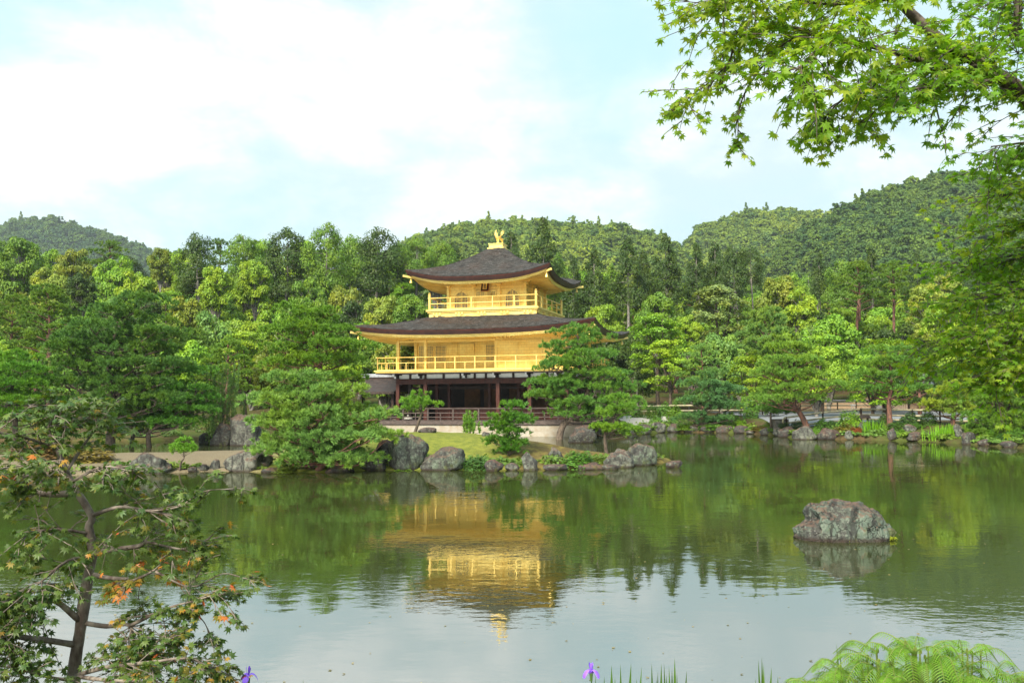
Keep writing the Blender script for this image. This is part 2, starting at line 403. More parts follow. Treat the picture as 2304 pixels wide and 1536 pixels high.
# raked gravel forecourt and pale sand by the far bank
def patch(name, poly, mat, dz=.03, step=.7):
    pl = np.array(poly); x = np.arange(pl[:, 0].min(), pl[:, 0].max()+step, step); y = np.arange(pl[:, 1].min(), pl[:, 1].max()+step, step)
    X, Y = np.meshgrid(x, y); Z = H(X, Y)+dz; nx = len(x)
    cx, cy = (X[:-1, :-1]+X[1:, 1:])/2, (Y[:-1, :-1]+Y[1:, 1:])/2
    keep = poly_sd(cx, cy, poly) > 0
    i = np.arange(len(y)-1)[:, None]*nx; j = np.arange(nx-1)[None]
    f = np.stack([i+j, i+j+1, i+nx+j+1, i+nx+j], -1)[keep]
    b = MB(); b.add(np.stack([X, Y, Z], -1).reshape(-1, 3), f); o = b.build(name, mat, smooth=True); o['kind'] = 'structure'; return o
M_GRAVEL = simple('grey_gravel', (.175, .18, .19), .95, var=.2, scale=30)
M_SAND = simple('pale_sand', (.34, .32, .28), .95, var=.12, scale=20)
patch('gravel_path', [(17.2, 55.4), (22.5, 53.0), (30, 51), (40, 54), (40, 80), (18, 81), (17.2, 66)], M_GRAVEL)
patch('sand_path', [(8.9, 60.6), (9.9, 60.9), (10.6, 62.6), (12.2, 68), (11.0, 70), (8.5, 69), (7.6, 63)], M_SAND, .05, .35)

# ------------------------------------------------------------------ wooded hills
def hill(name, lab, ridge, d, depth, n, tsize, color, seed, hue):
    """ridge: (px, py) of the skyline; the hill is a real ridge at depth d with a front and a back slope"""
    r = np.random.default_rng(seed)
    R = np.array([P(a, b, d) for a, b in ridge]); R[:, 2] -= tsize*1.25
    x0, x1 = R[:, 0].min(), R[:, 0].max()
    def hz(x, y):
        zr = np.interp(x, R[:, 0], R[:, 2], left=0, right=R[-1, 2])
        zr = zr*sstep((x-x0)/(depth*.25)+.0)
        s = np.clip(1-np.abs(y-d)/depth, 0, 1)
        roll = 1+.10*np.sin(x*.035+y*.02+seed)*np.clip((d-y)/depth*3, 0, 1)
        return zr*(s**.9)*roll-2
    X = np.linspace(x0, x1, 90); Y = np.linspace(d-depth, d+depth*.5, 60)
    sheet(name, X, Y, hz, M_HILLSOIL)
    px = r.uniform(x0, x1, n*3); py = d-depth*.92*r.uniform(0, 1, n*3)**1.25+depth*.05
    pz = hz(px, py)
    qx = 1152+FPX*px/py; qy = proj(np.stack([px, py, pz], -1)) if False else None
    k = (pz > 4) & (qx > -80) & (qx < 2400); px, py, pz = px[k][:n], py[k][:n], pz[k][:n]
    N = len(px); S = tsize*np.clip(np.exp(r.normal(-.06, .32, N)), .5, 1.45)
    me = bpy.data.meshes.new('hill_forest'); me.vertices.add(N); me.vertices.foreach_set('co', np.stack([px, py, pz-.3], -1).astype(np.float32).ravel())
    kind = r.choice([0, 1, 2, 3], N, p=[.40, .36, .10, .14])
    for nm_, typ, val in (('tone', 'FLOAT', np.clip(r.normal(.45, .32, N), 0, 1)), ('kind', 'INT', kind), ('spin', 'FLOAT', r.uniform(0, 6.28, N))):
        me.attributes.new(nm_, typ, 'POINT').data.foreach_set('value', val.astype(np.int32 if typ == 'INT' else np.float32))
    me.attributes.new('size', 'FLOAT_VECTOR', 'POINT').data.foreach_set('vector', np.stack([S, S, S*r.uniform(.8, 1.2, N)], -1).astype(np.float32).ravel())
    o = bpy.data.objects.new('hill_forest', me); COL.objects.link(o); o.color = (*color, 1); tag(o, lab, 'forest', kind='stuff')
    o.modifiers.new('scatter', 'NODES').node_group = hill_scatter(color)
def hill_proto(k):
    r = np.random.default_rng(700+k); b = MB(); cs = []
    if k < 2:
        for i in range(26):
            u = r.normal(size=3); u /= np.linalg.norm(u); cs.append((np.array([u[0]*.36, u[1]*.36, .62+u[2]*.34]), r.uniform(.13, .21)))
    elif k == 2:
        for i in range(26):
            z = .25+.95*i/26; R = .36*(1.22-z)*r.uniform(.3, 1); a = r.uniform(0, 6.28); cs.append((np.array([math.cos(a)*R, math.sin(a)*R, z*1.25]), .13*(1.35-z)+.03))
    else:
        for i in range(18):
            z = r.uniform(.7, 1.25); R = .42*r.uniform(.2, 1); a = r.uniform(0, 6.28); cs.append((np.array([math.cos(a)*R, math.sin(a)*R, z]), r.uniform(.09, .15)))
        b.tube([(0, 0, -.2), (0, 0, .6), (.02, 0, 1.15)], [.03, .025, .01], 5, att=-1.0)
    for c, R in cs:
        n = int(26*(R/.16)**1.5)+6; v = r.normal(size=(n, 3)); v /= np.linalg.norm(v, axis=1)[:, None]; v[:, 2] = np.where(v[:, 2] < -.3, -v[:, 2], v[:, 2])
        b.inst(np.array([[-.5, -.32, 0], [.45, -.4, 0], [.5, .35, 0], [-.35, .5, 0]]), np.array([[0, 1, 2, 3]]), c+v*R*r.uniform(.6, 1.1, (n, 1))*[1, 1, .75], frames(v+[0, 0, .4]+r.normal(0, .5, (n, 3)), r=r), r.uniform(.06, .13, n))
    return bpy.data.objects.new('hill_tree', b.mesh('hill_tree', M_HILLTREES))
HILLP = []
def hill_scatter(color):
    if not HILLP: HILLP.extend(hill_proto(k) for k in range(4))
    g = bpy.data.node_groups.new('hill_scatter', 'GeometryNodeTree'); g.interface.new_socket('Geometry', in_out='INPUT', socket_type='NodeSocketGeometry'); g.interface.new_socket('Geometry', in_out='OUTPUT', socket_type='NodeSocketGeometry')
    gi = g.nodes.new('NodeGroupInput'); go = g.nodes.new('NodeGroupOutput'); jn = g.nodes.new('GeometryNodeJoinGeometry')
    def attr(nm_, typ):
        n = g.nodes.new('GeometryNodeInputNamedAttribute'); n.data_type = typ; n.inputs[0].default_value = nm_
        return next(s_ for s_ in n.outputs if s_.enabled and s_.name == 'Attribute')
    kind, size, spin = attr('kind', 'INT'), attr('size', 'FLOAT_VECTOR'), attr('spin', 'FLOAT')
    cx = g.nodes.new('ShaderNodeCombineXYZ'); g.links.new(spin, cx.inputs[2])
    for k in range(4):
        oi_ = g.nodes.new('GeometryNodeObjectInfo'); oi_.inputs['Object'].default_value = HILLP[k]; oi_.inputs['As Instance'].default_value = True
        eq = g.nodes.new('FunctionNodeCompare'); eq.data_type = 'INT'; eq.operation = 'EQUAL'; g.links.new(kind, next(s_ for s_ in eq.inputs if s_.enabled and s_.name == 'A')); next(s_ for s_ in eq.inputs if s_.enabled and s_.name == 'B').default_value = k
        ip = g.nodes.new('GeometryNodeInstanceOnPoints'); g.links.new(gi.outputs[0], ip.inputs['Points']); g.links.new(eq.outputs[0], ip.inputs['Selection']); g.links.new(oi_.outputs['Geometry'], ip.inputs['Instance'])
        g.links.new(size, ip.inputs['Scale']); g.links.new(cx.outputs[0], ip.inputs['Rotation']); g.links.new(ip.outputs[0], jn.inputs[0])
    g.links.new(jn.outputs[0], go.inputs[0]); return g
M_HILLSOIL = simple('hill_undergrowth', (.03, .055, .015), .95, var=.4, scale=.2)
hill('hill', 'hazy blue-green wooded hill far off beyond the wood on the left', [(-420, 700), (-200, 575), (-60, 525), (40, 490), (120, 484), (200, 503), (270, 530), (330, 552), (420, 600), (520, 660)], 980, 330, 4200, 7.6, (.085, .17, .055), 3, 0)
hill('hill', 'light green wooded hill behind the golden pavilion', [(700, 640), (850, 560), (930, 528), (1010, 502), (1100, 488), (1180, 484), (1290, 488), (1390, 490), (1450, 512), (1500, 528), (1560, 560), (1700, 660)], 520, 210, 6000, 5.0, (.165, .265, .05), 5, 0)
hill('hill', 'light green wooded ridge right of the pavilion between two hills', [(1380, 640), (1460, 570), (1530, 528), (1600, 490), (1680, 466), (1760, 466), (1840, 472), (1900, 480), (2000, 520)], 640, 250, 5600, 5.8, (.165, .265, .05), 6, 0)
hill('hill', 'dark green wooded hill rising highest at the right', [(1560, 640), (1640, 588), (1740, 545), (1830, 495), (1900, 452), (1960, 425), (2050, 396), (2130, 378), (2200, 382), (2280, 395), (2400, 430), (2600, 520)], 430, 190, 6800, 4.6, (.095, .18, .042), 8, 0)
# ------------------------------------------------------------------ the golden pavilion
TC = P(1120, 560, 63.0); TX = float(TC[0])
temple = empty('golden_pavilion', (TX, 63.0, 0), math.radians(-16), 'three storey golden pavilion with curved dark shingle roofs on the pond bank', 'temple')
M_SHINGLE, t, out = material('bark_shingle')
tcn = t.node('ShaderNodeTexCoord').outputs['Object']
na = t.noise(t.mapping(tcn, scale=(1.3, 1.3, 5.5)), 2.0, 7, .8); nb_ = t.noise(tcn, .5, 3, .5); nc = t.noise(t.mapping(tcn, scale=(1, 1, 3)), 5, 4, .75)
c = t.mix(t.ss(na, .36, .66), (.010, .008, .007), (.072, .066, .060))
c = t.mix(t.math('MULTIPLY', t.ss(nb_, .45, .7), .6), c, (.055, .032, .022))
c = t.mix(t.math('MULTIPLY', t.ss(nc, .56, .70), .7), c, (.20, .185, .18))
pbr(t, out, c, .85, 0, .2, bump(t, t.math('ADD', na, nc), .09, 1.0))
M_EAVE = simple('eave_edge_timber', (.030, .010, .007), .5, var=.4, scale=3)
M_REDEDGE = simple('eave_red_line', (.060, .012, .007), .5, var=.4, scale=3)

def roof_z(z0, z1, rise, sx, v, k):
    return z0+(z1-z0)*((1-k)*v+k*v*v)+rise*(np.abs(sx)**3.2)*(1-v)**2.2
def make_roof(ax, ay, bx, by, z0, z1, rise, k, thick, wx, wy, zw, nm):
    """hipped roof: eave half sizes a, top half sizes b; the soffit runs in to the wall plate (wx, wy, zw)"""
    NU, NV = 49, 17
    top = MB(); edge = MB(); red = MB(); soff = MB(); lip = MB(); raft = MB(); bl = MB()
    s = np.linspace(-1, 1, NU); v = np.linspace(0, 1, NV)
    for side in range(4):
        A, Bq = (ax, ay) if side % 2 == 0 else (ay, ax)
        a2, b2 = (bx, by) if side % 2 == 0 else (by, bx)
        th = side*PI/2
        def T(p, th=th): 
            q = p.copy(); q[..., 0] = p[..., 0]*math.cos(th)-p[..., 1]*math.sin(th); q[..., 1] = p[..., 0]*math.sin(th)+p[..., 1]*math.cos(th); return q
        S, Vv = np.meshgrid(s, v)
        hx = A+(a2-A)*Vv; hy = Bq+(b2-Bq)*Vv
        # eaves bow very slightly outwards at the corners
        bow = .10*np.abs(S)**4*(1-Vv)
        def surf(dz, inset, v_=Vv, S_=S):
            z = roof_z(z0, z1, rise, S_, v_, k)+dz
            return T(np.stack([S_*(hx-inset+bow), -(hy-inset+bow), z], -1))
        idx = np.arange(NV-1)[:, None]*NU+np.arange(NU-1)[None]
        q = np.stack([idx, idx+1, idx+NU+1, idx+NU], -1).reshape(-1, 4)
        sh = surf(0, 0); rough = fbm(sh.reshape(-1, 3), 17+side, 4, .9)*.035
        shp = sh.reshape(-1, 3).copy(); shp[:, 2] += rough*(np.repeat(v, NU) > 0)
        top.add(shp, q)
        def ring(dz, ins):
            z = roof_z(z0, z1, rise, s, 0*s, k)+dz
            bw_ = .10*np.abs(s)**4
            return T(np.stack([s*(A-ins+bw_), np.full(NU, 0)-(Bq-ins+bw_), z], -1))
        def strip(mb, r0, r1):
            i = np.arange(NU-1); mb.add(np.vstack([r0, r1]), np.stack([i, i+NU, i+NU+1, i+1], -1))
        strip(top, ring(0, 0), ring(-.06*thick/.4, .02))
        strip(red, ring(-.06*thick/.4, .02), ring(-.12*thick/.4, .035))
        strip(edge, ring(-.12*thick/.4, .035), ring(-.34*thick/.4, .10)); strip(edge, ring(-.34*thick/.4, .10), ring(-.34*thick/.4, .34))
        strip(lip, ring(-.34*thick/.4, .30), ring(-.52*thick/.4, .36)); strip(lip, ring(-.52*thick/.4, .36), ring(-.52*thick/.4, .50))
        # soffit
        Wx, Wy = (wx, wy) if side % 2 == 0 else (wy, wx)
        nv = 6; vv = np.linspace(0, 1, nv); r0 = ring(-.46*thick/.4, .42)
        r1 = T(np.stack([s*Wx, np.full(NU, -Wy), np.full(NU, zw)], -1))
        g = r0[None]*(1-vv[:, None, None])+r1[None]*vv[:, None, None]
        g[..., 2] -= (.10*np.sin(vv*PI))[:, None]*0
        idx = np.arange(nv-1)[:, None]*NU+np.arange(NU-1)[None]
        soff.add(g.reshape(-1, 3), np.stack([idx, idx+NU, idx+NU+1, idx+1], -1).reshape(-1, 4))
        # rafters
        nr = int(2*A/.33)
        for i in range(nr+1):
            u = -1+2*i/nr; 
            e = np.array([np.interp(u, s, r0[:, c_]) for c_ in range(3)]); w_ = np.array([np.interp(u, s, r1[:, c_]) for c_ in range(3)])
            dn = np.array([0, 0, .045])
            raft.bar(e-dn+(w_-e)*.02, e+(w_-e)*.96-dn, .08, .09)
    parts = [(top, 'roof', M_SHINGLE, True), (edge, 'roof_edge', M_EAVE, False), (red, 'roof_edge_line', M_REDEDGE, False),
             (soff, 'soffit', M_GOLD, False), (lip, 'eave_board', M_GOLD2, False), (raft, 'rafters', M_GOLD, False)]
    ro = None
    for mb, n_, mt, sm in parts:
        o = mb.build(n_, mt, temple if ro is None else ro, smooth=sm)
        if ro is None: ro = o; ro['label'] = nm
    return ro
# stone platform, veranda, first storey
b = MB(); b.box(-6.75, 7.6, -5.95, 5.6, -.6, .70); b.box(-6.9, 7.75, -6.1, 5.75, -.6, .30); b.build('stone_base', M_STONEBASE, temple)
b = MB(); b.box(-6.7, 7.5, -6.0, 5.5, .80, .93); b.box(-6.75, 7.55, -6.06, -6.0, .74, .95)
b.build('veranda', M_OLDTIMBER, temple)
for x in np.arange(-6.5, 7.5, 1.85): b = MB(); b.bar((x, -5.8, .70), (x, -5.8, .80), .16); b.build('veranda_joist', M_TIMBER, temple)
def railing(x0, x1, y0, y1, z, hh, step, mat, name, w=.07, sides=(0, 1, 2, 3), tall=None, mids=(.30, .62), parent=temple, half=True):
    cor = [(x0, y0), (x1, y0), (x1, y1), (x0, y1)]
    for sd in sides:
        b = MB(); p = np.array(cor[sd], float); q = np.array(cor[(sd+1) % 4], float); L = np.hypot(*(q-p)); n = max(2, round(L/step))
        e = (q-p)/L*.12
        b.tube([(*(p-e), z+hh), (*(q+e), z+hh)], w*.55, 6)
        for m_ in mids: b.bar((*p, z+hh*m_), (*q, z+hh*m_), w*.8, w*.7)
        b.bar((*p, z+w*.5), (*q, z+w*.5), w*1.3, w)
        for i in range(n+1):
            c_ = p+(q-p)*i/n
            b.bar((*c_, z+.01), (*c_, z+hh-w*.4), w*1.15)
            if i < n and half:
                c2 = p+(q-p)*(i+.5)/n; b.bar((*c2, z+.01), (*c2, z+hh*mids[-1]), w*.8)
        ro = b.build(name, mat, parent)
        if tall:
            bb = MB(); bb.lathe([(.085, z), (.085, z+tall*.80), (.10, z+tall*.81), (.10, z+tall*.86), (.06, z+tall*.88), (.085, z+tall*.93), (.012, z+tall)], (*p, 0), 8)
            bb.build('newel_post', mat, ro)
railing(-6.55, 7.4, -5.85, 5.4, .93, .83, 1.85, M_OLDTIMBER, 'veranda_railing', .075, (0, 1, 3), mids=(.34, .66))
FX = [-5.85, -3.85, 1.25, 3.4, 5.85]
for x in FX:
    b = MB(); b.bar((x, -4.25, .93), (x, -4.25, 3.76), .24); b.build('post', M_REDTIMBER, temple)
for y in (-2.1, 0.1, 2.2, 4.25):
    for x in (-5.85, 5.85):
        b = MB(); b.bar((x, y, .93), (x, y, 3.76), .22); b.build('post', M_TIMBER, temple)
b = MB(); b.box(-5.85, 5.85, -4.36, -4.14, 3.38, 3.72); b.box(5.74, 5.96, -4.14, 4.25, 3.38, 3.72); b.box(-5.96, -5.74, -4.14, 4.25, 3.38, 3.72)
b.build('beam', M_REDTIMBER, temple)
IX = [-3.85, -2.95, -.02, 2.05, 4.0, 5.6]
yb = -2.1
for x in IX:
    b = MB(); b.bar((x, yb, .93), (x, yb, 3.4), .20); b.build('inner_post', M_REDTIMBER, temple)
for x0, x1 in zip(IX[:-1], IX[1:]):
    b = MB(); b.box(x0+.1, x1-.1, yb-.04, yb+.04, .95, 1.78)
    for k in range(1, 5): b.box(x0+.1+(x1-x0-.2)*k/5-.015, x0+.1+(x1-x0-.2)*k/5+.015, yb-.055, yb-.04, .97, 1.76)
    b.build('shutter_panel', M_REDTIMBER, temple)
b = MB(); b.box(-5.85, 5.85, yb-.09, yb+.09, 3.02, 3.2); b.build('lintel', M_TIMBER, temple)
b = MB(); b.box(-5.7, 5.7, 3.6, 3.7, .95, 3.7); b.box(-5.7, 5.7, -4.1, 3.6, 3.74, 3.80); b.build('back_wall', M_TIMBER, temple)
M_DIMGOLD = simple('faded_painted_panel', (.16, .075, .03), .7, var=.5, scale=1.2)
for x in (-2.4, -.9, 1.0, 2.6, 4.4):
    b = MB(); b.box(x-.55, x+.55, 1.2, 1.26, 1.0, 3.2); b.box(x-.6, x+.6, 1.26, 1.30, .95, 3.25); b.build('painted_panel', M_DIMGOLD, temple)
b = MB(); b.box(-5.9, 5.9, 1.31, 1.36, .94, 3.72); b.build('inner_wall', M_TIMBER, temple)
# white plaster band with bracket arms
b = MB(); b.box(-5.86, 5.86, -4.25, -4.19, 3.74, 4.04); b.box(5.80, 5.86, -4.19, 4.25, 3.74, 4.04); b.build('plaster_band', M_PLASTER, temple)
for x in (-5.85, -4.95, -3.85, -2.55, -1.35, -.35, .42, 1.25, 2.3, 3.4, 4.6, 5.85): b = MB(); b.bar((x, -4.29, 3.74), (x, -4.29, 4.06), .13, .10); b.build('band_strut', M_TIMBER, temple)
for x in (-5.85, -4.15, -.95, 1.15, 3.35, 5.3):
    b = MB(); b.bar((x, -4.3, 3.98), (x, -5.05, 3.98), .13, .15); b.bar((x, -4.3, 3.83), (x, -4.78, 3.83), .12, .13); b.bar((x-.3, -4.34, 4.02), (x+.3, -4.34, 4.02), .10, .09)
    br = b.build('bracket_arm', M_TIMBER, temple)
    b = MB(); b.box(x-.07, x+.07, -5.075, -5.05, 3.90, 4.06); b.build('painted_tip', M_WHITE, br); b = MB(); b.box(x-.065, x+.065, -4.80, -4.78, 3.77, 3.90); b.build('painted_tip', M_WHITE, br)
# second storey
b = MB(); b.box(-6.98, 6.98, -5.38, 5.38, 4.05, 4.13); b.build('balcony_joist_frame', M_TIMBER, temple)
b = MB(); b.box(-7.0, 7.0, -5.42, 5.42, 4.133, 4.27); b.box(-7.08, 7.08, -5.5, 5.5, 4.22, 4.30); b.build('balcony_floor', M_GOLD2, temple)
railing(-6.9, 6.9, -5.3, 5.3, 4.30, .86, 1.35, M_GOLD2, 'balcony_railing', .050, mids=(.58,))
ZT = 6.42
YR = -2.65; XS = 1.1
for x in (-5.85, -3.85):
    b = MB(); b.bar((x, -4.25, 4.3), (x, -4.25, ZT+.06), .19); b.build('golden_post', M_GOLD2, temple)
for x in (5.85, -5.2):
    b = MB(); b.bar((x, -4.25 if x > 0 else YR, 4.3), (x, -4.25 if x > 0 else YR, ZT+.06), .20); b.build('golden_post', M_GOLD2, temple)
b = MB()
b.box(-5.2, XS, YR, YR+.1, 4.3, ZT+.1); b.box(XS-.1, XS, -4.2, YR, 4.3, ZT+.1); b.box(XS, 5.85, -4.22, -4.12, 4.3, ZT+.1)
b.box(5.75, 5.85, -4.12, 4.2, 4.3, ZT+.1); b.box(-5.2, -5.1, YR+.1, 4.2, 4.3, ZT+.1); b.box(-5.1, 5.75, 4.1, 4.2, 4.3, ZT+.1)
for i in range(1, 16): b.box(XS+.15, 5.70, -4.235, -4.22, 4.42+i*.125, 4.432+i*.125)
wl = b.build('storey_wall', M_GOLD, temple)
b = MB(); b.box(-5.85, XS-.002, -4.30, -4.12, 6.2, 6.32); b.build('wall_plate', M_GOLD2, temple); b = MB(); b.box(XS, 5.95, -4.32, -4.24, 6.08, 6.18); b.build('wall_plate', M_GOLD2, temple)
for x in (XS+.05, 2.55, 4.2): b = MB(); b.box(x-.06, x+.06, -4.27, -4.235, 4.3, 6.1); b.build('shutter_batten', M_GOLD2, temple)
def lattice(x0, x1, z0, z1, y, nx, nz, parent, name='lattice_window', w=.035, face='front'):
    T = None
    if face == 'right': T = lambda v: np.stack([-v[:, 1], v[:, 0], v[:, 2]], -1)
    b = MB(); f = .07
    for a in ((x0-f, x0, z0-f, z1+f), (x1, x1+f, z0-f, z1+f), (x0, x1, z0-f, z0), (x0, x1, z1, z1+f)): b.box(a[0], a[1], y-.05, y-.003, a[2], a[3], T=T)
    for i in range(1, nx): xx = x0+(x1-x0)*i/nx; b.box(xx-w/2, xx+w/2, y-.035, y-.012, z0, z1, T=T)
    for i in range(1, nz): zz = z0+(z1-z0)*i/nz; b.box(x0, x1, y-.031, y-.014, zz-w/2, zz+w/2, T=T)
    o = b.build(name, M_GOLD2, parent)
    b = MB(); b.box(x0, x1, y-.010, y-.004, z0, z1, T=T); b.build('paper_pane', M_LATTICEPAPER, o); return o
lattice(-4.95, -3.95, 4.98, 6.0, YR, 9, 10, temple); lattice(-3.72, -3.0, 4.98, 6.0, YR, 7, 10, temple); lattice(-.05, .95, 4.98, 6.0, YR, 10, 10, temple)
def panel_door(x0, x1, z0, z1, y):
    b = MB(); b.box(x0, x1, y-.05, y-.003, z0, z1); b.box(x0-.06, x0, y-.09, y-.003, z0, z1+.08); b.box(x1, x1+.06, y-.09, y-.003, z0, z1+.08); b.box(x0, x1, y-.08, y-.003, z1, z1+.08)
    o = b.build('door_panel', M_GOLD, temple); b = MB(); b.box((x0+x1)/2-.02, (x0+x1)/2+.02, y-.07, y-.05, z0+.02, z1); b.build('door_batten', M_GOLD2, o)
panel_door(-2.8, -2.15, 4.32, 6.05, YR); panel_door(-2.0, -.95, 4.32, 6.05, YR)
make_roof(8.2, 6.8, 3.6, 3.6, 6.86, 8.02, .46, .25, .40, 5.7, 4.15, ZT+.02, 'wide lower roof with dark shingles and gold underside')
# third storey
b = MB(); b.box(-3.78, 3.78, -3.78, 3.78, 7.5, 8.30); b.build('balcony_skirt', M_GOLD2, temple)
b = MB(); b.box(-3.95, 3.95, -3.95, 3.95, 8.30, 8.42); b.box(-3.86, 3.86, -3.86, 3.86, 8.19, 8.30); b.build('balcony_floor', M_GOLD2, temple)
for sgn in (0, 1):
    for x in (-3.2, -1.6, 0, 1.6, 3.2):
        b = MB()
        T = (lambda v: v) if sgn == 0 else (lambda v: np.stack([-v[:, 1], v[:, 0], v[:, 2]], -1))
        for k in (-.22, 0, .22): b.box(x+k-.05, x+k+.05, -3.86, -3.78, 8.09, 8.19, T=T)
        b.box(x-.3, x+.3, -3.85, -3.78, 8.03, 8.09, T=T); b.box(x-.10, x+.10, -3.84, -3.78, 7.93, 8.03, T=T)
        b.build('bracket', M_GOLD2, temple)
railing(-3.75, 3.75, -3.75, 3.75, 8.42, .80, 1.5, M_GOLD2, 'balcony_railing', .062, tall=1.2, mids=(.52,), half=False)
ZB = 10.32
for y in (-2.75, -.92, .92, 2.75):
    for x in (-2.75, -.92, .92, 2.75):
        if abs(x) > 2 or abs(y) > 2:
            b = MB(); b.bar((x, y, 8.42), (x, y, ZB), .19); b.box(x-.2, x+.2, y-.2, y+.2, 10.06, 10.14); b.box(x-.3, x+.3, y-.3, y+.3, 10.18, 10.25)
            b.build('golden_post', M_GOLD2, temple)
b = MB(); b.box(-2.70, 2.70, -2.70, -2.6, 8.42, ZB); b.box(2.6, 2.70, -2.6, 2.6, 8.42, ZB); b.box(-2.7, -2.6, -2.6, 2.6, 8.42, ZB); b.box(-2.6, 2.6, 2.6, 2.7, 8.42, ZB)
b.build('storey_wall', M_GOLD, temple)
b = MB()
for T in ((lambda v: v), (lambda v: np.stack([-v[:, 1], v[:, 0], v[:, 2]], -1))):
    b.box(-2.66, 2.66, -2.755, -2.70, 9.93, 10.02, T=T); b.box(-2.66, 2.66, -2.75, -2.70, 9.74, 9.79, T=T); b.box(-2.66, 2.66, -2.75, -2.70, 8.42, 8.54, T=T)
b.build('tie_beam', M_GOLD2, temple)
def bell_window(xc, face='front', paper=M_LATTICEPAPER):
    T = (lambda v: v) if face == 'front' else (lambda v: np.stack([-v[:, 1], v[:, 0], v[:, 2]], -1))
    z0, zs, zt, hw = 8.56, 9.15, 9.68, .45
    th = np.linspace(0, PI, 17); y = -2.70
    arch = [(xc+hw*1.03, z0)]+[(xc+hw*np.cos(a)*(1.0-.06*np.sin(a)), zs+(zt-zs)*(np.sin(a)**.8)*(1+.10*(abs(np.cos(a)) < .12))) for a in th]+[(xc-hw*1.03, z0)]
    A = np.array(arch); n = len(A)
    O = A.copy(); O[:, 0] = xc+(A[:, 0]-xc)*1.16; O[:, 1] = np.where(A[:, 1] > zs, zs+(A[:, 1]-zs)*1.16, A[:, 1])
    b = MB()
    yy = [y-.006, y-.06]
    v = np.array([[p_[0], yq, p_[1]] for yq in yy for p_ in np.vstack([A, O])])
    f = []
    for i in range(n-1):
        a0, a1, o0, o1 = i, i+1, n+i, n+i+1; m2 = 2*n
        f += [(a0+m2, a1+m2, o1+m2, o0+m2), (a0, a0+m2, o0*0+a1+m2, a1) if False else (a0, a1, a1+m2, a0+m2), (o0, o0+m2, o1+m2, o1)]
    b.add(T(v), f)
    for i in range(1, 8):
        xx = xc-hw+2*hw*i/8; u = (xx-xc)/hw; zz = zs+(zt-zs)*(max(0, 1-u*u)**.42)
        ww = .028 if i != 4 else .07
        b.box(xx-ww/2, xx+ww/2, y-.045, y-.02, z0, zz, T=T)
    for zz in (z0+.02, z0+.3, z0+.6, z0+.88): 
        hh = hw if zz < zs else hw*math.sqrt(max(.05, 1-((zz-zs)/(zt-zs))**2.2))
        b.box(xc-hh, xc+hh, y-.042, y-.022, zz-.016, zz+.016, T=T)
    o = b.build('bell_window', M_GOLD2, temple)
    b = MB(); v = np.array([[p_[0], y-.014, p_[1]] for p_ in A]); v = np.vstack([v, [[xc, y-.014, z0]]])
    b.add(T(v), [(i, i+1, n) for i in range(n-1)]); b.build('paper_pane', paper, o)
bell_window(-1.83); bell_window(1.83)
M_DARKPANE = simple('dark_doorway', (.05, .022, .012), .8, var=.3)
bell_window(-1.83, 'right', M_DARKPANE)
# central doors with upper lattice
b = MB(); b.box(-.76, .76, -2.76, -2.70, 8.54, 9.78); b.box(-.84, -.76, -2.80, -2.70, 8.54, 9.84); b.box(.76, .84, -2.80, -2.70, 8.54, 9.84); b.box(-.90, .90, -2.80, -2.70, 9.84, 9.92)
b.box(-.05, .05, -2.79, -2.76, 8.54, 9.78)
dd = b.build('folding_door', M_GOLD2, temple)
for x in (-.70, -.37, .10, .42):
    lattice(x, x+.24, 9.33, 9.64, -2.775, 5, 3, dd, 'door_lattice', .02)
for x in (-.2, .25): lattice(x-.22, x+.22, 8.62, 9.7, -2.72, 3, 8, temple, 'door_lattice', .04, 'right')
make_roof(4.93, 4.93, .62, .62, 10.52, 12.95, .60, .42, .40, 2.7, 2.7, ZB+.03, 'pyramid upper roof of dark shingles under the golden bird')
for sx_, sy_ in ((-1, -1), (1, -1), (1, 1), (-1, 1)):
    b = MB(); b.bar((sx_*2.8, sy_*2.8, 10.22), (sx_*5.12, sy_*5.12, 10.66), .11, .14)
    h_ = b.build('hip_rafter', M_GOLD2, temple)
    b = MB(); b.lathe([(.01, 10.5), (.05, 10.49), (.07, 10.35), (.10, 10.27), (.01, 10.26)], (sx_*4.72, sy_*4.72, -.06), 8); b.bar((sx_*4.72, sy_*4.72, 10.42), (sx_*4.72, sy_*4.72, 10.62), .02); b.build('wind_bell', M_GOLD2, h_)
    b = MB(); b.bar((sx_*5.9, sy_*4.3, 6.36), (sx_*8.2, sy_*6.75, 6.84), .11, .14)
    h_ = b.build('hip_rafter', M_GOLD2, temple)
    b = MB(); b.lathe([(.01, 6.6), (.05, 6.59), (.07, 6.45), (.10, 6.37), (.01, 6.36)], (sx_*7.8, sy_*6.4, -.06), 8); b.bar((sx_*7.8, sy_*6.4, 6.5), (sx_*7.8, sy_*6.4, 6.76), .02); b.build('wind_bell', M_GOLD2, h_)
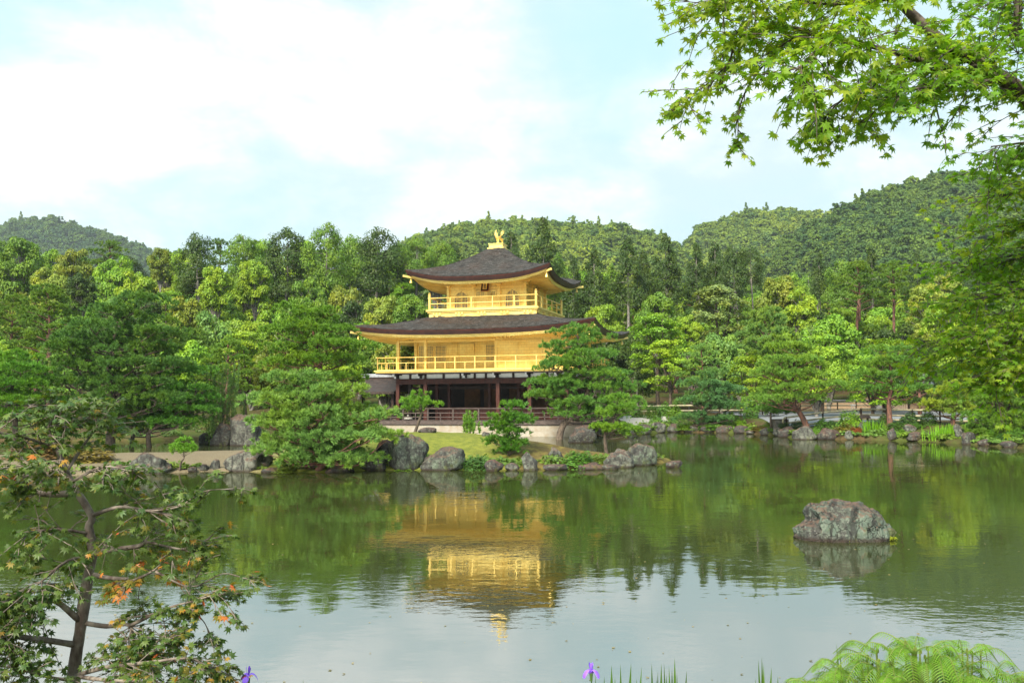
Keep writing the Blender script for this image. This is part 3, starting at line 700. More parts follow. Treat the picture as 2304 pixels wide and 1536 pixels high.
# name plaque under the upper eave
pq = Matrix.Translation((-.02, -2.98, 10.0)) @ Matrix.Rotation(math.radians(-16), 4, 'X')
def Tp(v): return np.array([tuple(pq @ Vector(p_)) for p_ in v])
M_PLQ = simple('plaque_red', (.22, .03, .012), .5, var=.3)
b = MB(); b.box(-.27, .27, -.02, .03, -.36, .36, T=Tp); pl = b.build('name_plaque', M_PLQ, temple)
b = MB()
for a in ((-.23, -.15, -.32, .32), (.15, .23, -.32, .32), (-.15, .15, .25, .32), (-.15, .15, -.32, -.25)): b.box(a[0], a[1], -.045, -.021, a[2], a[3], T=Tp)
b.build('plaque_frame', M_BLACK, pl)
b = MB(); b.box(-.15, .15, -.035, -.022, -.25, .25, T=Tp); b.build('plaque_face', M_GOLD2, pl)
for i, ch in enumerate("究竟頂"):
    cu = bpy.data.curves.new('lettering', 'FONT'); cu.body = ch; cu.size = .17; cu.extrude = .004; cu.align_x = 'CENTER'; cu.align_y = 'CENTER'
    cu.materials.append(M_BLACK)
    o = bpy.data.objects.new('lettering', cu); COL.objects.link(o); o.parent = pl
    bpy.context.view_layer.update(); me = bpy.data.meshes.new_from_object(o.evaluated_get(bpy.context.evaluated_depsgraph_get())); bpy.data.objects.remove(o)
    o = bpy.data.objects.new('lettering', me); COL.objects.link(o); o.parent = pl
    o.matrix_local = pq @ Matrix.Translation((0, -.041, .155-.155*i)) @ Matrix.Rotation(PI/2, 4, 'X')
# finial
b = MB(); b.box(-.66, .66, -.66, .66, 12.80, 12.93); b.build('roof_neck', M_EAVE, temple)
b = MB(); b.box(-.60, .60, -.60, .60, 12.932, 13.03); b.box(-.50, .50, -.50, .50, 13.03, 13.28); b.box(-.55, .55, -.55, .55, 13.28, 13.33); b.lathe([(.16, 13.33), (.12, 13.38), (.07, 13.44)], n=10)
b.build('finial_base', M_GOLD2, temple)
# bird: one continuous skinned body
bm_v = [(0, .02, .36), (0, -.10, .40), (0, -.17, .50), (0, -.17, .62), (0, -.15, .72), (0, -.23, .76), (0, .12, .36), (.055, 0, .22), (.055, .02, .10), (.055, 0, 0), (-.055, 0, .22), (-.055, .02, .10), (-.055, 0, 0),
        (0, -.12, .83), (0, .26, .30), (0, .40, .20), (0, .46, .08), (.06, .26, .34), (.10, .42, .26), (-.06, .26, .34), (-.10, .42, .26)]
bm_e = [(0, 1), (1, 2), (2, 3), (3, 4), (4, 5), (0, 6), (0, 7), (7, 8), (8, 9), (0, 10), (10, 11), (11, 12), (4, 13), (6, 14), (14, 15), (15, 16), (6, 17), (17, 18), (6, 19), (19, 20)]
rad = [.10, .10, .065, .05, .065, .015, .075, .045, .022, .03, .045, .022, .03, .02, .06, .07, .03, .05, .045, .05, .045]
me = bpy.data.meshes.new('bird_statue'); me.from_pydata(bm_v, bm_e, []); bird = bpy.data.objects.new('bird_statue', me); COL.objects.link(bird)
sk = bird.modifiers.new('skin', 'SKIN'); lay = me.skin_vertices[0]
for i, r_ in enumerate(rad): lay.data[i].radius = (r_, r_); lay.data[i].use_root = (i == 0)
bird.modifiers.new('sub', 'SUBSURF').render_levels = 2; me.materials.append(M_GOLD2)
bird.parent = temple; bird.location = (0, 0, 13.40); bird.rotation_euler = (0, 0, math.radians(-28)); bird.scale = (1.16,)*3
bird['label'] = 'golden bird with raised wings standing on the roof peak'
for sg in (-1, 1):
    b = MB()
    for k in range(7):
        a = math.radians(28+k*9); L = .34+.13*math.sin(k*.5+.5)
        p0 = np.array([sg*(.09+.006*k), .02+.02*k, .40]); d_ = np.array([sg*math.cos(a)*1.1, .30-.05*k, math.sin(a)])
        d_ /= np.linalg.norm(d_); p1 = p0+d_*L*.6; p2 = p0+d_*L+np.array([0, 0, .05])
        b.tube([p0, p1, p2], [.016, .018, .004], 5)
    b.build('wing', M_GOLD2, bird, smooth=True)
# ------------------------------------------------------------------ fishing deck beside the pavilion
deck = empty('fishing_deck', (TX, 63.0, 0), math.radians(-16), 'small open timber fishing deck with dark roof left of the golden pavilion', 'pavilion annex')
DX = -8.3
M_DARKROOF = simple('dark_annex_shingle', (.040, .026, .021), .5, var=.4, scale=5, bmp=.03)
b = MB(); 
prof = [(-2.3, 2.90), (-1.5, 3.12), (-.7, 3.5), (0, 4.0), (.7, 3.5), (1.5, 3.12), (2.3, 2.90)]
yv = np.array([p_[0] for p_ in prof]); zv = np.array([p_[1] for p_ in prof]); n = len(prof); xs_ = np.linspace(DX-3.0, DX+1.55, 8)
for dz in (0, -.16): b.add(np.array([[x, y-.6, z+dz] for x in xs_ for y, z in zip(yv, zv)]), [(i*n+j, i*n+j+1, (i+1)*n+j+1, (i+1)*n+j) for i in range(7) for j in range(n-1)])
for x in (xs_[0], xs_[-1]):
    b.add(np.array([[x, y-.6, z+dz] for dz in (0, -.16) for y, z in zip(yv, zv)]), [(j, j+1, n+j+1, n+j) for j in range(n-1)])
for y in (-2.9, 1.7): b.box(xs_[0], xs_[-1], y-.01, y+.01, 2.74, 2.90)
b.build('roof', M_DARKROOF, deck)
b = MB(); b.box(DX-3.1, DX+1.45, -.78, -.42, 3.96, 4.10); b.tube([(DX-3.1, -.6, 4.12), (DX+1.45, -.6, 4.12)], .09, 8); b.build('ridge_cap', simple('lead_ridge', (.30, .31, .33), .4, var=.3), deck)
for x in (DX-2.7, DX+1.2):
    for y in (-2.3, 1.1): bb = MB(); bb.bar((x, y, -.5), (x, y, 2.95), .18); bb.build('post', M_TIMBER, deck)
b = MB(); b.box(DX-3.0, DX+1.5, -2.6, 1.4, .8, .92); b.build('floor', M_OLDTIMBER, deck)
b = MB()
for y in (-2.5, 1.3):
    for z in (1.2, 1.55): b.bar((DX-2.9, y, z), (DX+1.4, y, z), .07)
    for x in np.linspace(DX-2.9, DX+1.4, 5): b.bar((x, y, .92), (x, y, 1.55), .07)
b.build('railing', M_TIMBER, deck)
# ------------------------------------------------------------------ pine needles
def tuft_template(n, w, seed, spread=.75):
    r = np.random.default_rng(seed); v = []; f = []
    for i in range(n):
        a = 2*PI*i/n+r.uniform(-.3, .3); tlt = spread*math.sqrt((i+.5)/n)*r.uniform(.8, 1.2)
        d = np.array([math.sin(tlt)*math.cos(a), math.sin(tlt)*math.sin(a), math.cos(tlt)]); L = r.uniform(.75, 1.1)
        s_ = np.cross(d, r.normal(size=3)); s_ /= np.linalg.norm(s_)
        v += [-s_*w/2, s_*w/2, d*L]; f.append((3*i, 3*i+1, 3*i+2))
    return np.array(v), np.array(f)
TUFTS = [tuft_template(9, .17, k) for k in range(4)]
def pad_points(c, rx, ry, rz, spacing, r, under=.16, per=8):
    """two levels: sprigs over the dome of a pad, tufts packed on every sprig"""
    n = max(6, int(PI*rx*ry/(spacing*spacing)*1.35/per)); sp = spacing*1.15
    u = np.sqrt(r.uniform(0, 1, n)); a = r.uniform(0, 2*PI, n); k1, k2 = r.uniform(0, 6.28, 2)
    lob = 1+.26*np.sin(3*a+k1)+.16*np.sin(5*a+k2)
    x = rx*u*lob*np.cos(a); y = ry*u*lob*np.sin(a); top = np.sqrt(np.clip(1-u*u, 0, 1))
    z = rz*(top*(.75+.45*np.sin(x/rx*4+k2)*np.sin(y/ry*4+k1))+r.normal(0, .12, n))
    lo = r.uniform(0, 1, n) < under; z = np.where(lo, -rz*.3*r.uniform(0, 1, n), z)
    d = np.stack([x/rx*.8, y/ry*.8, np.where(lo, .15, .85)+0*x], -1)+r.normal(0, .2, (n, 3))
    C = np.repeat(np.stack([x, y, z], -1), per, 0); Dd = np.repeat(d, per, 0); dn = Dd/np.linalg.norm(Dd, axis=1)[:, None]; m = len(C)
    q = r.uniform(-.3, 1, (m, 1)); off = r.normal(0, 1, (m, 3)); off -= dn*(off*dn).sum(1)[:, None]
    return C+dn*q*sp*1.15+off*sp*.42*(1.1-q*.8)+c, dn+off*.35*(1.0-q*.6)
def garden_pine(name, label, base_px, trunk_px, tiers, pad_px, color, seed, d=None, tr=.10, needle=.15, spacing=.105, redbark=False, group='trained garden pines round the pond', yaw=None, cat='pine tree', flat=.29, fill=.78):
    r = np.random.default_rng(seed)
    B = G(*base_px) if d is None else np.array([*P(base_px[0], base_px[1], d)[:2], 0])
    B[2] = gz(B[0], B[1])-.03; d = B[1]; s = d/FPX
    root = empty(name, B, 0, label, cat, group)
    tp = np.array([P(a, b_, d+r.normal(0, .12)*k/len(trunk_px)) for k, (a, b_) in enumerate(trunk_px)])-B
    tp[0] = (tp[0][0], tp[0][1], -.25)
    path = smooth_path(tp, 26); k = len(path)
    wood = MB(); wood.tube(path+fbm(path, seed, 2, .8)[:, None]*tr*.15, tr*(1.0-.72*np.linspace(0, 1, k))*(1+.5*np.exp(-np.linspace(0, 1, k)*18)), 9)
    crown = MB(); PP = []; DD = []
    for ti, (cx, cy, hw) in enumerate(tiers):
        c = P(cx, cy, d)-B; R = hw*s; rp = pad_px*s
        npd = max(1, int(round(2.0*fill*max(0, R-rp*.6)/rp*2.0)))
        spots = []
        if R < rp*1.35: spots = [(0, 0)]; rp = R
        else:
            a0 = r.uniform(0, 6.28)
            for i in range(npd):
                a = a0+2*PI*i/npd+r.normal(0, .18); q = (R-rp*.75)*r.uniform(.82, 1.08); spots.append((q*math.cos(a), q*math.sin(a)*.92))
            if R > 2.0*rp:
                for i in range(max(1, npd//3)): a = r.uniform(0, 6.28); q = (R-rp)*r.uniform(.1, .55); spots.append((q*math.cos(a), q*math.sin(a)))
        for (ox, oy) in spots:
            pr = rp*r.uniform(.75, 1.2)
            pc = c+np.array([ox, oy, r.normal(0, .25)*rp*.45-.10*math.hypot(ox, oy)*.5])
            pts, dr = pad_points(pc, pr*1.08, pr, pr*flat*1.25, spacing, r); PP.append(pts); DD.append(dr)
            # limb
            hi = np.clip(np.searchsorted(path[:, 2], pc[2]-.35*math.hypot(ox, oy)-.15), 3, k-1)
            st = path[hi]; mid = (st+pc)/2+np.array([r.normal(0, .08)*R, r.normal(0, .08)*R, -.06*R+r.normal(0, .05)*R])
            en = pc-np.array([0, 0, pr*.10]); lr = tr*.34*(1-.5*hi/k)
            wood.tube(smooth_path([st, mid, en], 8), np.linspace(lr, lr*.3, 9), 5, cap=False)
            for _ in range(4):
                a = r.uniform(0, 6.28); e2 = pc+np.array([math.cos(a)*pr*.7, math.sin(a)*pr*.7, pr*.08]); wood.tube([mid*.3+en*.7, (en+e2)/2-np.array([0, 0, .02]), e2], [lr*.32, lr*.25, lr*.1], 4, cap=False)
    PP = np.concatenate(PP); DD = np.concatenate(DD); n = len(PP); sel = r.integers(0, 4, n)
    for q in range(4):
        m_ = sel == q; tv, tf = TUFTS[q]
        crown.inst(tv, tf, PP[m_], frames(DD[m_], r=r), needle*1.12*r.uniform(.7, 1.3, m_.sum()))
    color = tuple(np.array(color)*[1.18, 1.24, 1.08])
    wood.build('trunk', M_REDBARK if redbark else M_BARK, root, smooth=True)
    crown.build('crown', M_NEEDLE, root, color=color)
    return root
# colours (linear base colours)
C_DK = (.062, .135, .026); C_MD = (.070, .155, .022); C_LT = (.105, .205, .028); C_YL = (.16, .22, .03); C_BL = (.065, .145, .050)
garden_pine('pine_tree', 'big wide dark green pine with thick trunk on the island at left', (240, 1008), [(240, 1010), (254, 940), (244, 850), (252, 780), (275, 715)],
            [(325, 686, 50), (262, 712, 78), (285, 748, 128), (250, 786, 135), (290, 822, 152), (262, 860, 150), (300, 896, 135), (270, 928, 95)], 46, C_DK, 11, tr=.27)
garden_pine('pine_tree', 'mid green pine at the left picture edge beside the big wide pine', (25, 985), [(30, 985), (34, 930), (28, 870), (32, 815)],
            [(30, 803, 48), (38, 834, 80), (20, 868, 102), (45, 902, 105), (35, 936, 88)], 38, (.075, .185, .02), 12, tr=.16, d=44)
garden_pine('pine_tree', 'bushy dark pine between the big wide pine and the standing rock', (348, 1006), [(348, 1008), (335, 975), (380, 945), (435, 900), (440, 860)],
            [(440, 850, 38), (435, 875, 55), (430, 898, 68), (425, 922, 78), (400, 945, 80)], 30, (.060, .155, .018), 13, tr=.15)
garden_pine('pine_tree', 'low leaning dark pine with crooked trunk under the big wide pine', (292, 1004), [(292, 1006), (300, 975), (320, 955), (345, 940)],
            [(335, 932, 60), (350, 955, 75), (310, 965, 40)], 30, C_DK, 14, tr=.14)
garden_pine('pine_tree', 'tall layered yellow-green pine close left of the golden pavilion', (735, 1000), [(738, 1000), (728, 900), (716, 800), (700, 725)],
            [(655, 703, 38), (714, 712, 60), (690, 742, 98), (716, 778, 116), (700, 814, 106), (735, 850, 88)], 36, (.095, .185, .018), 15, d=46, tr=.17, redbark=True)
garden_pine('pine_tree', 'low broad bright green pine spreading over the water on the island front', (712, 1056), [(712, 1060), (730, 1015), (690, 960), (705, 905), (690, 865)],
            [(655, 856, 72), (730, 880, 85), (668, 900, 112), (745, 928, 135), (690, 950, 135), (755, 978, 140), (690, 1004, 120), (750, 1030, 105)], 42, (.110, .20, .045), 16, d=31.6, tr=.15, needle=.13, spacing=.085, redbark=True)
garden_pine('pine_tree', 'small pine with leaning trunk beside the stone lantern', (928, 966), [(928, 967), (945, 940), (952, 915), (948, 895)],
            [(945, 888, 20), (935, 900, 34), (955, 910, 30), (930, 918, 26)], 17, (.10, .21, .022), 17, d=44, tr=.085, needle=.12, spacing=.085)
garden_pine('pine_tree', 'small dark upright pine in three tufts on the moss mound', (1145, 1024), [(1146, 1026), (1143, 990), (1150, 950), (1152, 925)],
            [(1158, 918, 24), (1140, 936, 34), (1165, 945, 32), (1128, 958, 32), (1150, 972, 40), (1130, 992, 38), (1162, 1000, 34), (1140, 1014, 34)], 22, (.060, .15, .016), 18, tr=.075, needle=.12, spacing=.075)
garden_pine('pine_tree', 'big leaning pine in front of the right corner of the golden pavilion', (1250, 990), [(1250, 994), (1264, 962), (1296, 930), (1322, 880), (1308, 805), (1300, 755)],
            [(1296, 748, 42), (1314, 766, 58), (1262, 780, 46), (1316, 800, 80), (1285, 822, 78), (1345, 842, 78), (1258, 862, 62), (1325, 872, 100), (1232, 892, 50), (1335, 904, 100), (1285, 928, 68), (1370, 932, 60)], 34, (.080, .175, .030), 19, tr=.22, needle=.15)
garden_pine('pine_tree', 'small two layered pine at the right end of the island', (1366, 1000), [(1366, 1002), (1362, 975), (1380, 950), (1386, 915)],
            [(1395, 898, 34), (1405, 918, 40), (1370, 930, 34), (1368, 962, 42), (1405, 972, 40)], 20, (.085, .18, .022), 20, d=37.5, tr=.085, needle=.12, spacing=.085)
garden_pine('pine_tree', 'tiny crooked pine on the gravel left of the pale lichen rock', (400, 1060), [(400, 1062), (408, 1040), (414, 1030), (413, 1012)],
            [(416, 992, 17), (408, 1004, 26), (420, 1012, 28), (402, 1020, 16)], 14, (.105, .22, .02), 21, tr=.045, needle=.085, spacing=.05)
garden_pine('pine_tree', 'flat layered pine with curved red trunk on the far right bank', (1822, 962), [(1824, 966), (1803, 935), (1786, 905), (1784, 850), (1790, 798)],
            [(1782, 782, 52), (1788, 810, 76), (1776, 840, 86), (1800, 868, 96), (1772, 894, 84)], 30, (.105, .195, .028), 22, d=52.5, tr=.19, redbark=True, flat=.22)
garden_pine('pine_tree', 'blue-green bushy pine low on the far bank right of the sand', (1580, 958), [(1585, 962), (1571, 942), (1590, 915), (1602, 865)],
            [(1602, 842, 34), (1590, 862, 50), (1615, 880, 55), (1580, 902, 58), (1625, 915, 50), (1555, 938, 48), (1622, 945, 45)], 24, C_BL, 23, d=60.5, tr=.14)
garden_pine('pine_tree', 'rounded green pine standing in front of the ticket hut', (2003, 948), [(2003, 952), (2000, 910), (2006, 865), (2003, 810)],
            [(1998, 790, 44), (2006, 816, 64), (1992, 846, 74), (2006, 876, 78)], 27, (.080, .170, .030), 24, d=51.5, tr=.17, redbark=True)
garden_pine('pine_tree', 'thin yellow-green layered pine between the ticket hut and the right maple', (2142, 952), [(2142, 956), (2146, 920), (2150, 895), (2156, 868)],
            [(2160, 872, 44), (2130, 884, 45), (2170, 896, 50), (2120, 912, 45), (2150, 922, 60)], 24, (.15, .22, .032), 25, d=49.5, tr=.14, redbark=True)
garden_pine('pine_tree', 'bushy low pine hanging over the water at the right picture edge', (2262, 985), [(2262, 990), (2258, 950), (2268, 915), (2270, 880)],
            [(2268, 870, 48), (2275, 890, 65), (2240, 908, 60), (2280, 928, 75), (2235, 945, 65), (2265, 962, 80), (2230, 978, 50)], 26, (.085, .165, .025), 26, d=45.5, tr=.15)
garden_pine('pine_tree', 'low small pine at the left foot of the red trunked pine', (1735, 946), [(1736, 948), (1734, 932), (1740, 918)],
            [(1745, 908, 36), (1722, 922, 40), (1755, 930, 34)], 20, (.075, .16, .024), 27, d=56, tr=.09)
# young candle pines: upright shoots
def candle_pine(label, px, py, top, hw, color, seed, d=None, n=26):
    r = np.random.default_rng(seed); B = G(px, py) if d is None else P(px, py, d); B[2] = gz(B[0], B[1]); s = B[1]/FPX
    root = empty('young_pine', B, 0, label, 'pine tree', 'young pines')
    Hh = (py-top)*s; wd_ = hw*s; wood = MB(); crown = MB(); PP = []; DD = []; SS = []
    wood.tube([(0, 0, -.1), (0.01, 0, Hh*.5), (0, 0, Hh*.93)], [.03, .022, .006], 6)
    for i in range(n):
        h0 = r.uniform(.05, .7)*Hh; a = r.uniform(0, 6.28); R = wd_*(1-.62*h0/Hh)*r.uniform(.35, 1); up = Hh*r.uniform(.14, .28)
        p0 = np.array([0, 0, h0]); p1 = np.array([math.cos(a)*R, math.sin(a)*R, h0+.10*Hh]); p2 = p1*[1.06, 1.06, 1]+np.array([0, 0, up])
        wood.tube([p0, p1, p2], [.012, .009, .003], 4, cap=False)
        q = p1[None]+(p2-p1)[None]*np.linspace(-.2, 1, 26)[:, None]; PP.append(q+r.normal(0, .012, q.shape)); dd = np.tile(p2-p1, (26, 1))/up+r.normal(0, .5, (26, 3)); DD.append(dd)
    PP.append(np.array([[0, 0, z] for z in np.linspace(.3, 1, 40)*Hh])); DD.append(np.tile([0, 0, 1.0], (40, 1))+r.normal(0, .5, (40, 3)))
    PP = np.concatenate(PP); DD = np.concatenate(DD); tv, tf = TUFTS[0]
    crown.inst(tv, tf, PP, frames(DD, r=r), .13*r.uniform(.7, 1.2, len(PP)))
    wood.build('trunk', M_BARK, root); crown.build('crown', M_NEEDLE, root, color=color); return root
candle_pine('young light green pine with upright shoots on the moss in front of the veranda', 1058, 981, 920, 26, (.13, .27, .03), 31, d=43)
candle_pine('thin young pine rising behind the standing rock left of the pavilion', 500, 990, 768, 62, (.085, .175, .035), 32, d=50, n=110)

# ------------------------------------------------------------------ wood behind: prototypes with height 1, width 1
QUAD = np.array([[-.5, -.3, 0], [.42, -.42, .06], [.55, .3, 0], [-.3, .48, -.06]])
QF = np.array([[0, 1, 2, 3]])
# crowns are 1 wide, z runs from 0 (crown base) to 1 (top); place() sets them on a trunk of the right height
def proto_broad(seed, nl=74, leaf=.031, per=240):
    r = np.random.default_rng(seed); b = MB(); wd_ = MB(); cs = []
    for i in range(nl):
        u = r.normal(size=3); u /= np.linalg.norm(u); u[2] = u[2]*.85+.12
        q = r.uniform(.70, 1.02) if i < nl*.85 else r.uniform(.1, .6)
        c = np.array([u[0]*.40*q, u[1]*.40*q, .50+u[2]*.42*q]); c[2] = min(c[2], .92); cs.append((c, r.uniform(.065, .135)))
        wd_.tube([(0, 0, max(-.05, c[2]-.4)), c*[.5, .5, 1]-np.array([0, 0, .08]), c], [.012, .008, .003], 4, cap=False)
    for c, R in cs:
        n = int(per*(R/.12)**2); v = r.normal(size=(n, 3)); v /= np.linalg.norm(v, axis=1)[:, None]
        v[:, 2] = np.where(v[:, 2] < -.35, -v[:, 2], v[:, 2])
        b.inst(QUAD, QF, c+v*R*r.uniform(.6, 1.1, (n, 1))*[1.1, 1.1, .72], frames(v*[1, 1, .8]+[0, 0, .35]+r.normal(0, .45, (n, 3)), r=r), leaf*r.uniform(.5, 1.15, n))
    return wd_, b
def proto_conifer(seed, shape='cone', leaf=.036, lobes=46, per=120):
    """billowing dark crown: drooping branch plumes along a tapering axis"""
    r = np.random.default_rng(seed); b = MB(); wd_ = MB(); wd_.tube([(0, 0, -.3), (.004, 0, .5), (0, 0, .98)], [.022, .014, .003], 6)
    for i in range(lobes):
        t_ = (i+.5)/lobes; z = .02+.95*t_
        Rm = .48*((1-t_)**.75*.94+.06)*min(1, .5+t_*4) if shape == 'cone' else .48*math.sqrt(max(.02, 1-((t_-.38)/.64)**2))
        a = i*2.4+r.normal(0, .5); L = Rm*r.uniform(.45, 1.05)
        if r.uniform() < .08: continue
        c = np.array([math.cos(a)*L, math.sin(a)*L, z-.05*L*r.uniform(0, 2)]); R = (.05+.17*Rm/.48)*r.uniform(.7, 1.15)
        wd_.tube([(0, 0, z-.02), c*[.5, .5, 1]+[0, 0, .012], c], [.006, .004, .002], 4, cap=False)
        n = int(per*(R/.14)**1.6)+18; v = r.normal(size=(n, 3)); v /= np.linalg.norm(v, axis=1)[:, None]
        o_ = np.array([math.cos(a), math.sin(a), 0])
        p_ = c+v*R*r.uniform(.35, 1.05, (n, 1))*[1, 1, .62]-np.outer(np.clip((v@o_), 0, 1)*R*.35, [0, 0, 1])
        b.inst(QUAD*[1.25, .62, 1], QF, p_, frames(v*.6+o_*.5+[0, 0, .45]+r.normal(0, .4, (n, 3)), r=r), leaf*r.uniform(.55, 1.15, n))
    for k in range(14):
        zz = r.uniform(-.45, .1); a = r.uniform(0, 6.28); L = r.uniform(.06, .3); wd_.tube([(0, 0, zz), (math.cos(a)*L*.5, math.sin(a)*L*.5, zz+.02), (math.cos(a)*L, math.sin(a)*L, zz-.03)], [.005, .003, .001], 4, cap=False)
    return wd_, b
def proto_redpine(seed, npd=22):
    r = np.random.default_rng(seed); b = MB(); wd_ = MB(); wd_.tube(smooth_path([(0, 0, -.3), (-.02, 0, .3), (.015, 0, .92)], 10), np.linspace(.022, .006, 11), 6)
    PP = []; DD = []
    for i in range(npd):
        t_ = (i+.5)/npd; z = t_*.93; a = i*2.4+r.normal(0, .3); R = (.44*(1-t_**2.2)+.06)*r.uniform(.5, 1.0); c = np.array([math.cos(a)*R, math.sin(a)*R, z])
        pr = r.uniform(.10, .17); pts, dd = pad_points(c, pr*1.2, pr, .055, .022, r); PP.append(pts); DD.append(dd)
        wd_.tube([(0, 0, z-.10-.12*R), (c[0]*.5, c[1]*.5, z-.05), c], [.010, .008, .003], 4, cap=False)
    PP = np.concatenate(PP); DD = np.concatenate(DD); tv, tf = TUFTS[1]; n = len(PP)
    b.inst(tv, tf, PP, frames(DD, r=r), .044*r.uniform(.7, 1.2, n)); return wd_, b
def proto_maple(seed, nl=58, leaf=.032):
    r = np.random.default_rng(seed); b = MB(); wd_ = MB()
    for k in range(3):
        a = k*2.1+r.uniform(0, 1); pth = smooth_path([(0, 0, -.1), (math.cos(a)*.08, math.sin(a)*.08, .18), (math.cos(a)*.2, math.sin(a)*.2, .5), (math.cos(a)*.22, math.sin(a)*.22, .85)], 10); wd_.tube(pth, np.linspace(.022, .005, len(pth)), 6)
    for i in range(nl):
        a = r.uniform(0, 6.28); z = r.uniform(.04, .97); Rm = .48*math.sqrt(max(0, 1-((z-.40)/.62)**2)); R = Rm*r.uniform(.35, 1.0)
        c = np.array([math.cos(a)*R, math.sin(a)*R, z]); pr = r.uniform(.08, .17); n = int(150*(pr/.13)**2)
        u = np.sqrt(r.uniform(0, 1, n)); t_ = r.uniform(0, 6.28, n)
        p_ = c+np.stack([pr*u*np.cos(t_), pr*u*np.sin(t_), -.05*u*u+r.normal(0, .018, n)], -1)
        b.inst(QUAD, QF, p_, frames(np.tile([math.cos(a)*.35, math.sin(a)*.35, 1.0], (n, 1))+r.normal(0, .42, (n, 3)), r=r), leaf*r.uniform(.5, 1.1, n))
        wd_.tube([(c[0]*.3, c[1]*.3, z-.14), c*[.7, .7, 1]-[0, 0, .05], c], [.006, .004, .0015], 4, cap=False)
    return wd_, b
def proto_bush(seed, leaf=.07):
    r = np.random.default_rng(seed); b = MB(); wd_ = MB()
    for k in range(6): a = k*1.05; wd_.tube([(0, 0, -.05), (math.cos(a)*.1, math.sin(a)*.1, .3), (math.cos(a)*.26, math.sin(a)*.26, .7)], [.025, .018, .006], 5, cap=False)
    n = 1500; v = r.normal(size=(n, 3)); v /= np.linalg.norm(v, axis=1)[:, None]; v[:, 2] = np.abs(v[:, 2])*1.1-.1
    k1 = r.uniform(0, 6, 3); lob = 1+.13*np.sin(v[:, 0]*6+k1[0])*np.sin(v[:, 1]*6+k1[1])+.10*np.sin(v[:, 2]*9+k1[2])
    p_ = v*[.5, .5, .92]*(lob*r.uniform(.72, 1.03, n))[:, None]+[0, 0, .06]
    b.inst(QUAD, QF, p_, frames(v+[0, 0, .4]+r.normal(0, .5, (n, 3)), r=r), leaf*r.uniform(.55, 1.2, n)); return wd_, b
PROTO = {}
def reg(kind, gens, bark, leafmat, asp, tr): PROTO[kind] = (bark, asp, tr, [(w_, c_.mesh(kind+'_crown', leafmat)) for w_, c_ in gens])
reg('broadleaf_tree', [proto_broad(101), proto_broad(102, 84, .029), proto_broad(103, 66, .033, 230), proto_broad(104, 90, .027, 270)], M_GREYBARK, M_LEAF, 1.6, .030)
reg('cedar_tree', [proto_conifer(111), proto_conifer(112, lobes=38), proto_conifer(113, lobes=34, per=150)], M_GREYBARK, M_LEAF, 1.65, .036)
reg('cypress_tree', [proto_conifer(121, 'round'), proto_conifer(122, 'round', lobes=38), proto_conifer(123, 'round', lobes=52)], M_GREYBARK, M_LEAF, 1.35, .034)
reg('red_pine_tree', [proto_redpine(131), proto_redpine(132, 27), proto_redpine(133, 18)], M_REDBARK, M_NEEDLE, .95, .034)
reg('maple_tree', [proto_maple(141), proto_maple(142, 66), proto_maple(143, 50)], M_BARK, M_LEAF, .95, .026)
reg('shrub', [proto_bush(151), proto_bush(152), proto_bush(153)], M_BARK, M_LEAF, None, 0)
SEEDT = np.random.default_rng(99)
def place(kind, base, h, wd_, color, label=None, cat=None, group=None, variant=None, name=None):
    bark, asp, tr, vs = PROTO[kind]; lim, me = vs[int(SEEDT.integers(0, len(vs))) if variant is None else variant]
    root = empty(name or kind, base, SEEDT.uniform(0, 6.28), label, cat, group)
    ch = h if asp is None else min(asp*wd_, h*.92); z0 = h-ch
    if asp is None: z0 = 0.0
    t_ = MB()
    for v, q in zip(lim.v, [1]*len(lim.v)): t_.v.append((v*np.array([wd_, wd_, ch])+np.array([0, 0, z0])).astype(np.float32))
    t_.f = list(lim.f); t_.mi = list(lim.mi); t_.n = lim.n; t_.a = list(lim.a)
    if asp is not None:
        k_ = np.linspace(0, 1, 6); bend = np.array([SEEDT.normal(0, .02), SEEDT.normal(0, .02)])*h
        t_.tube(np.stack([bend[0]*np.sin(k_*PI), bend[1]*np.sin(k_*PI), -.3+(z0+.2*ch+.3)*k_], -1), tr*wd_*np.linspace(1.25, .72, 6), 7)
    t_.build('trunk', bark, root, smooth=True)
    o = bpy.data.objects.new('crown', me); COL.objects.link(o); o.parent = root; o.color = (*color, 1); o.scale = (wd_, wd_, ch); o.location = (0, 0, z0)
    return root
TREES = []
def tree_px(kind, px, top, wpx, d, color, tone, extra=None, variant=None):
    p_ = P(px, top, d); x, y = float(p_[0]), float(p_[1]); z0 = gz(x, y)
    color = tuple(np.array(color)*BR); TREES.append(dict(kind=kind, px=px, top=top, d=d, x=x, y=y, z=z0-.1, h=float(p_[2])-z0+.1, w=wpx*d/FPX, color=color, tone=tone, extra=extra, variant=variant))
BR = np.array([1.78, 1.62, 1.1])
T_ = {'bright yellow-green': (.112, .198, .024), 'pale yellow': (.118, .172, .036), 'olive gold': (.092, .132, .026), 'fresh green': (.088, .185, .024), 'mid green': (.064, .132, .024),
      'dark green': (.025, .052, .014), 'blue-green': (.075, .155, .050), 'grey-green': (.10, .15, .065), 'rust brown': (.26, .12, .05)}
def big(kind, px, top, w_, d, tone, variant=None): tree_px(kind, px, top, w_, d, T_[tone], tone, True, variant)
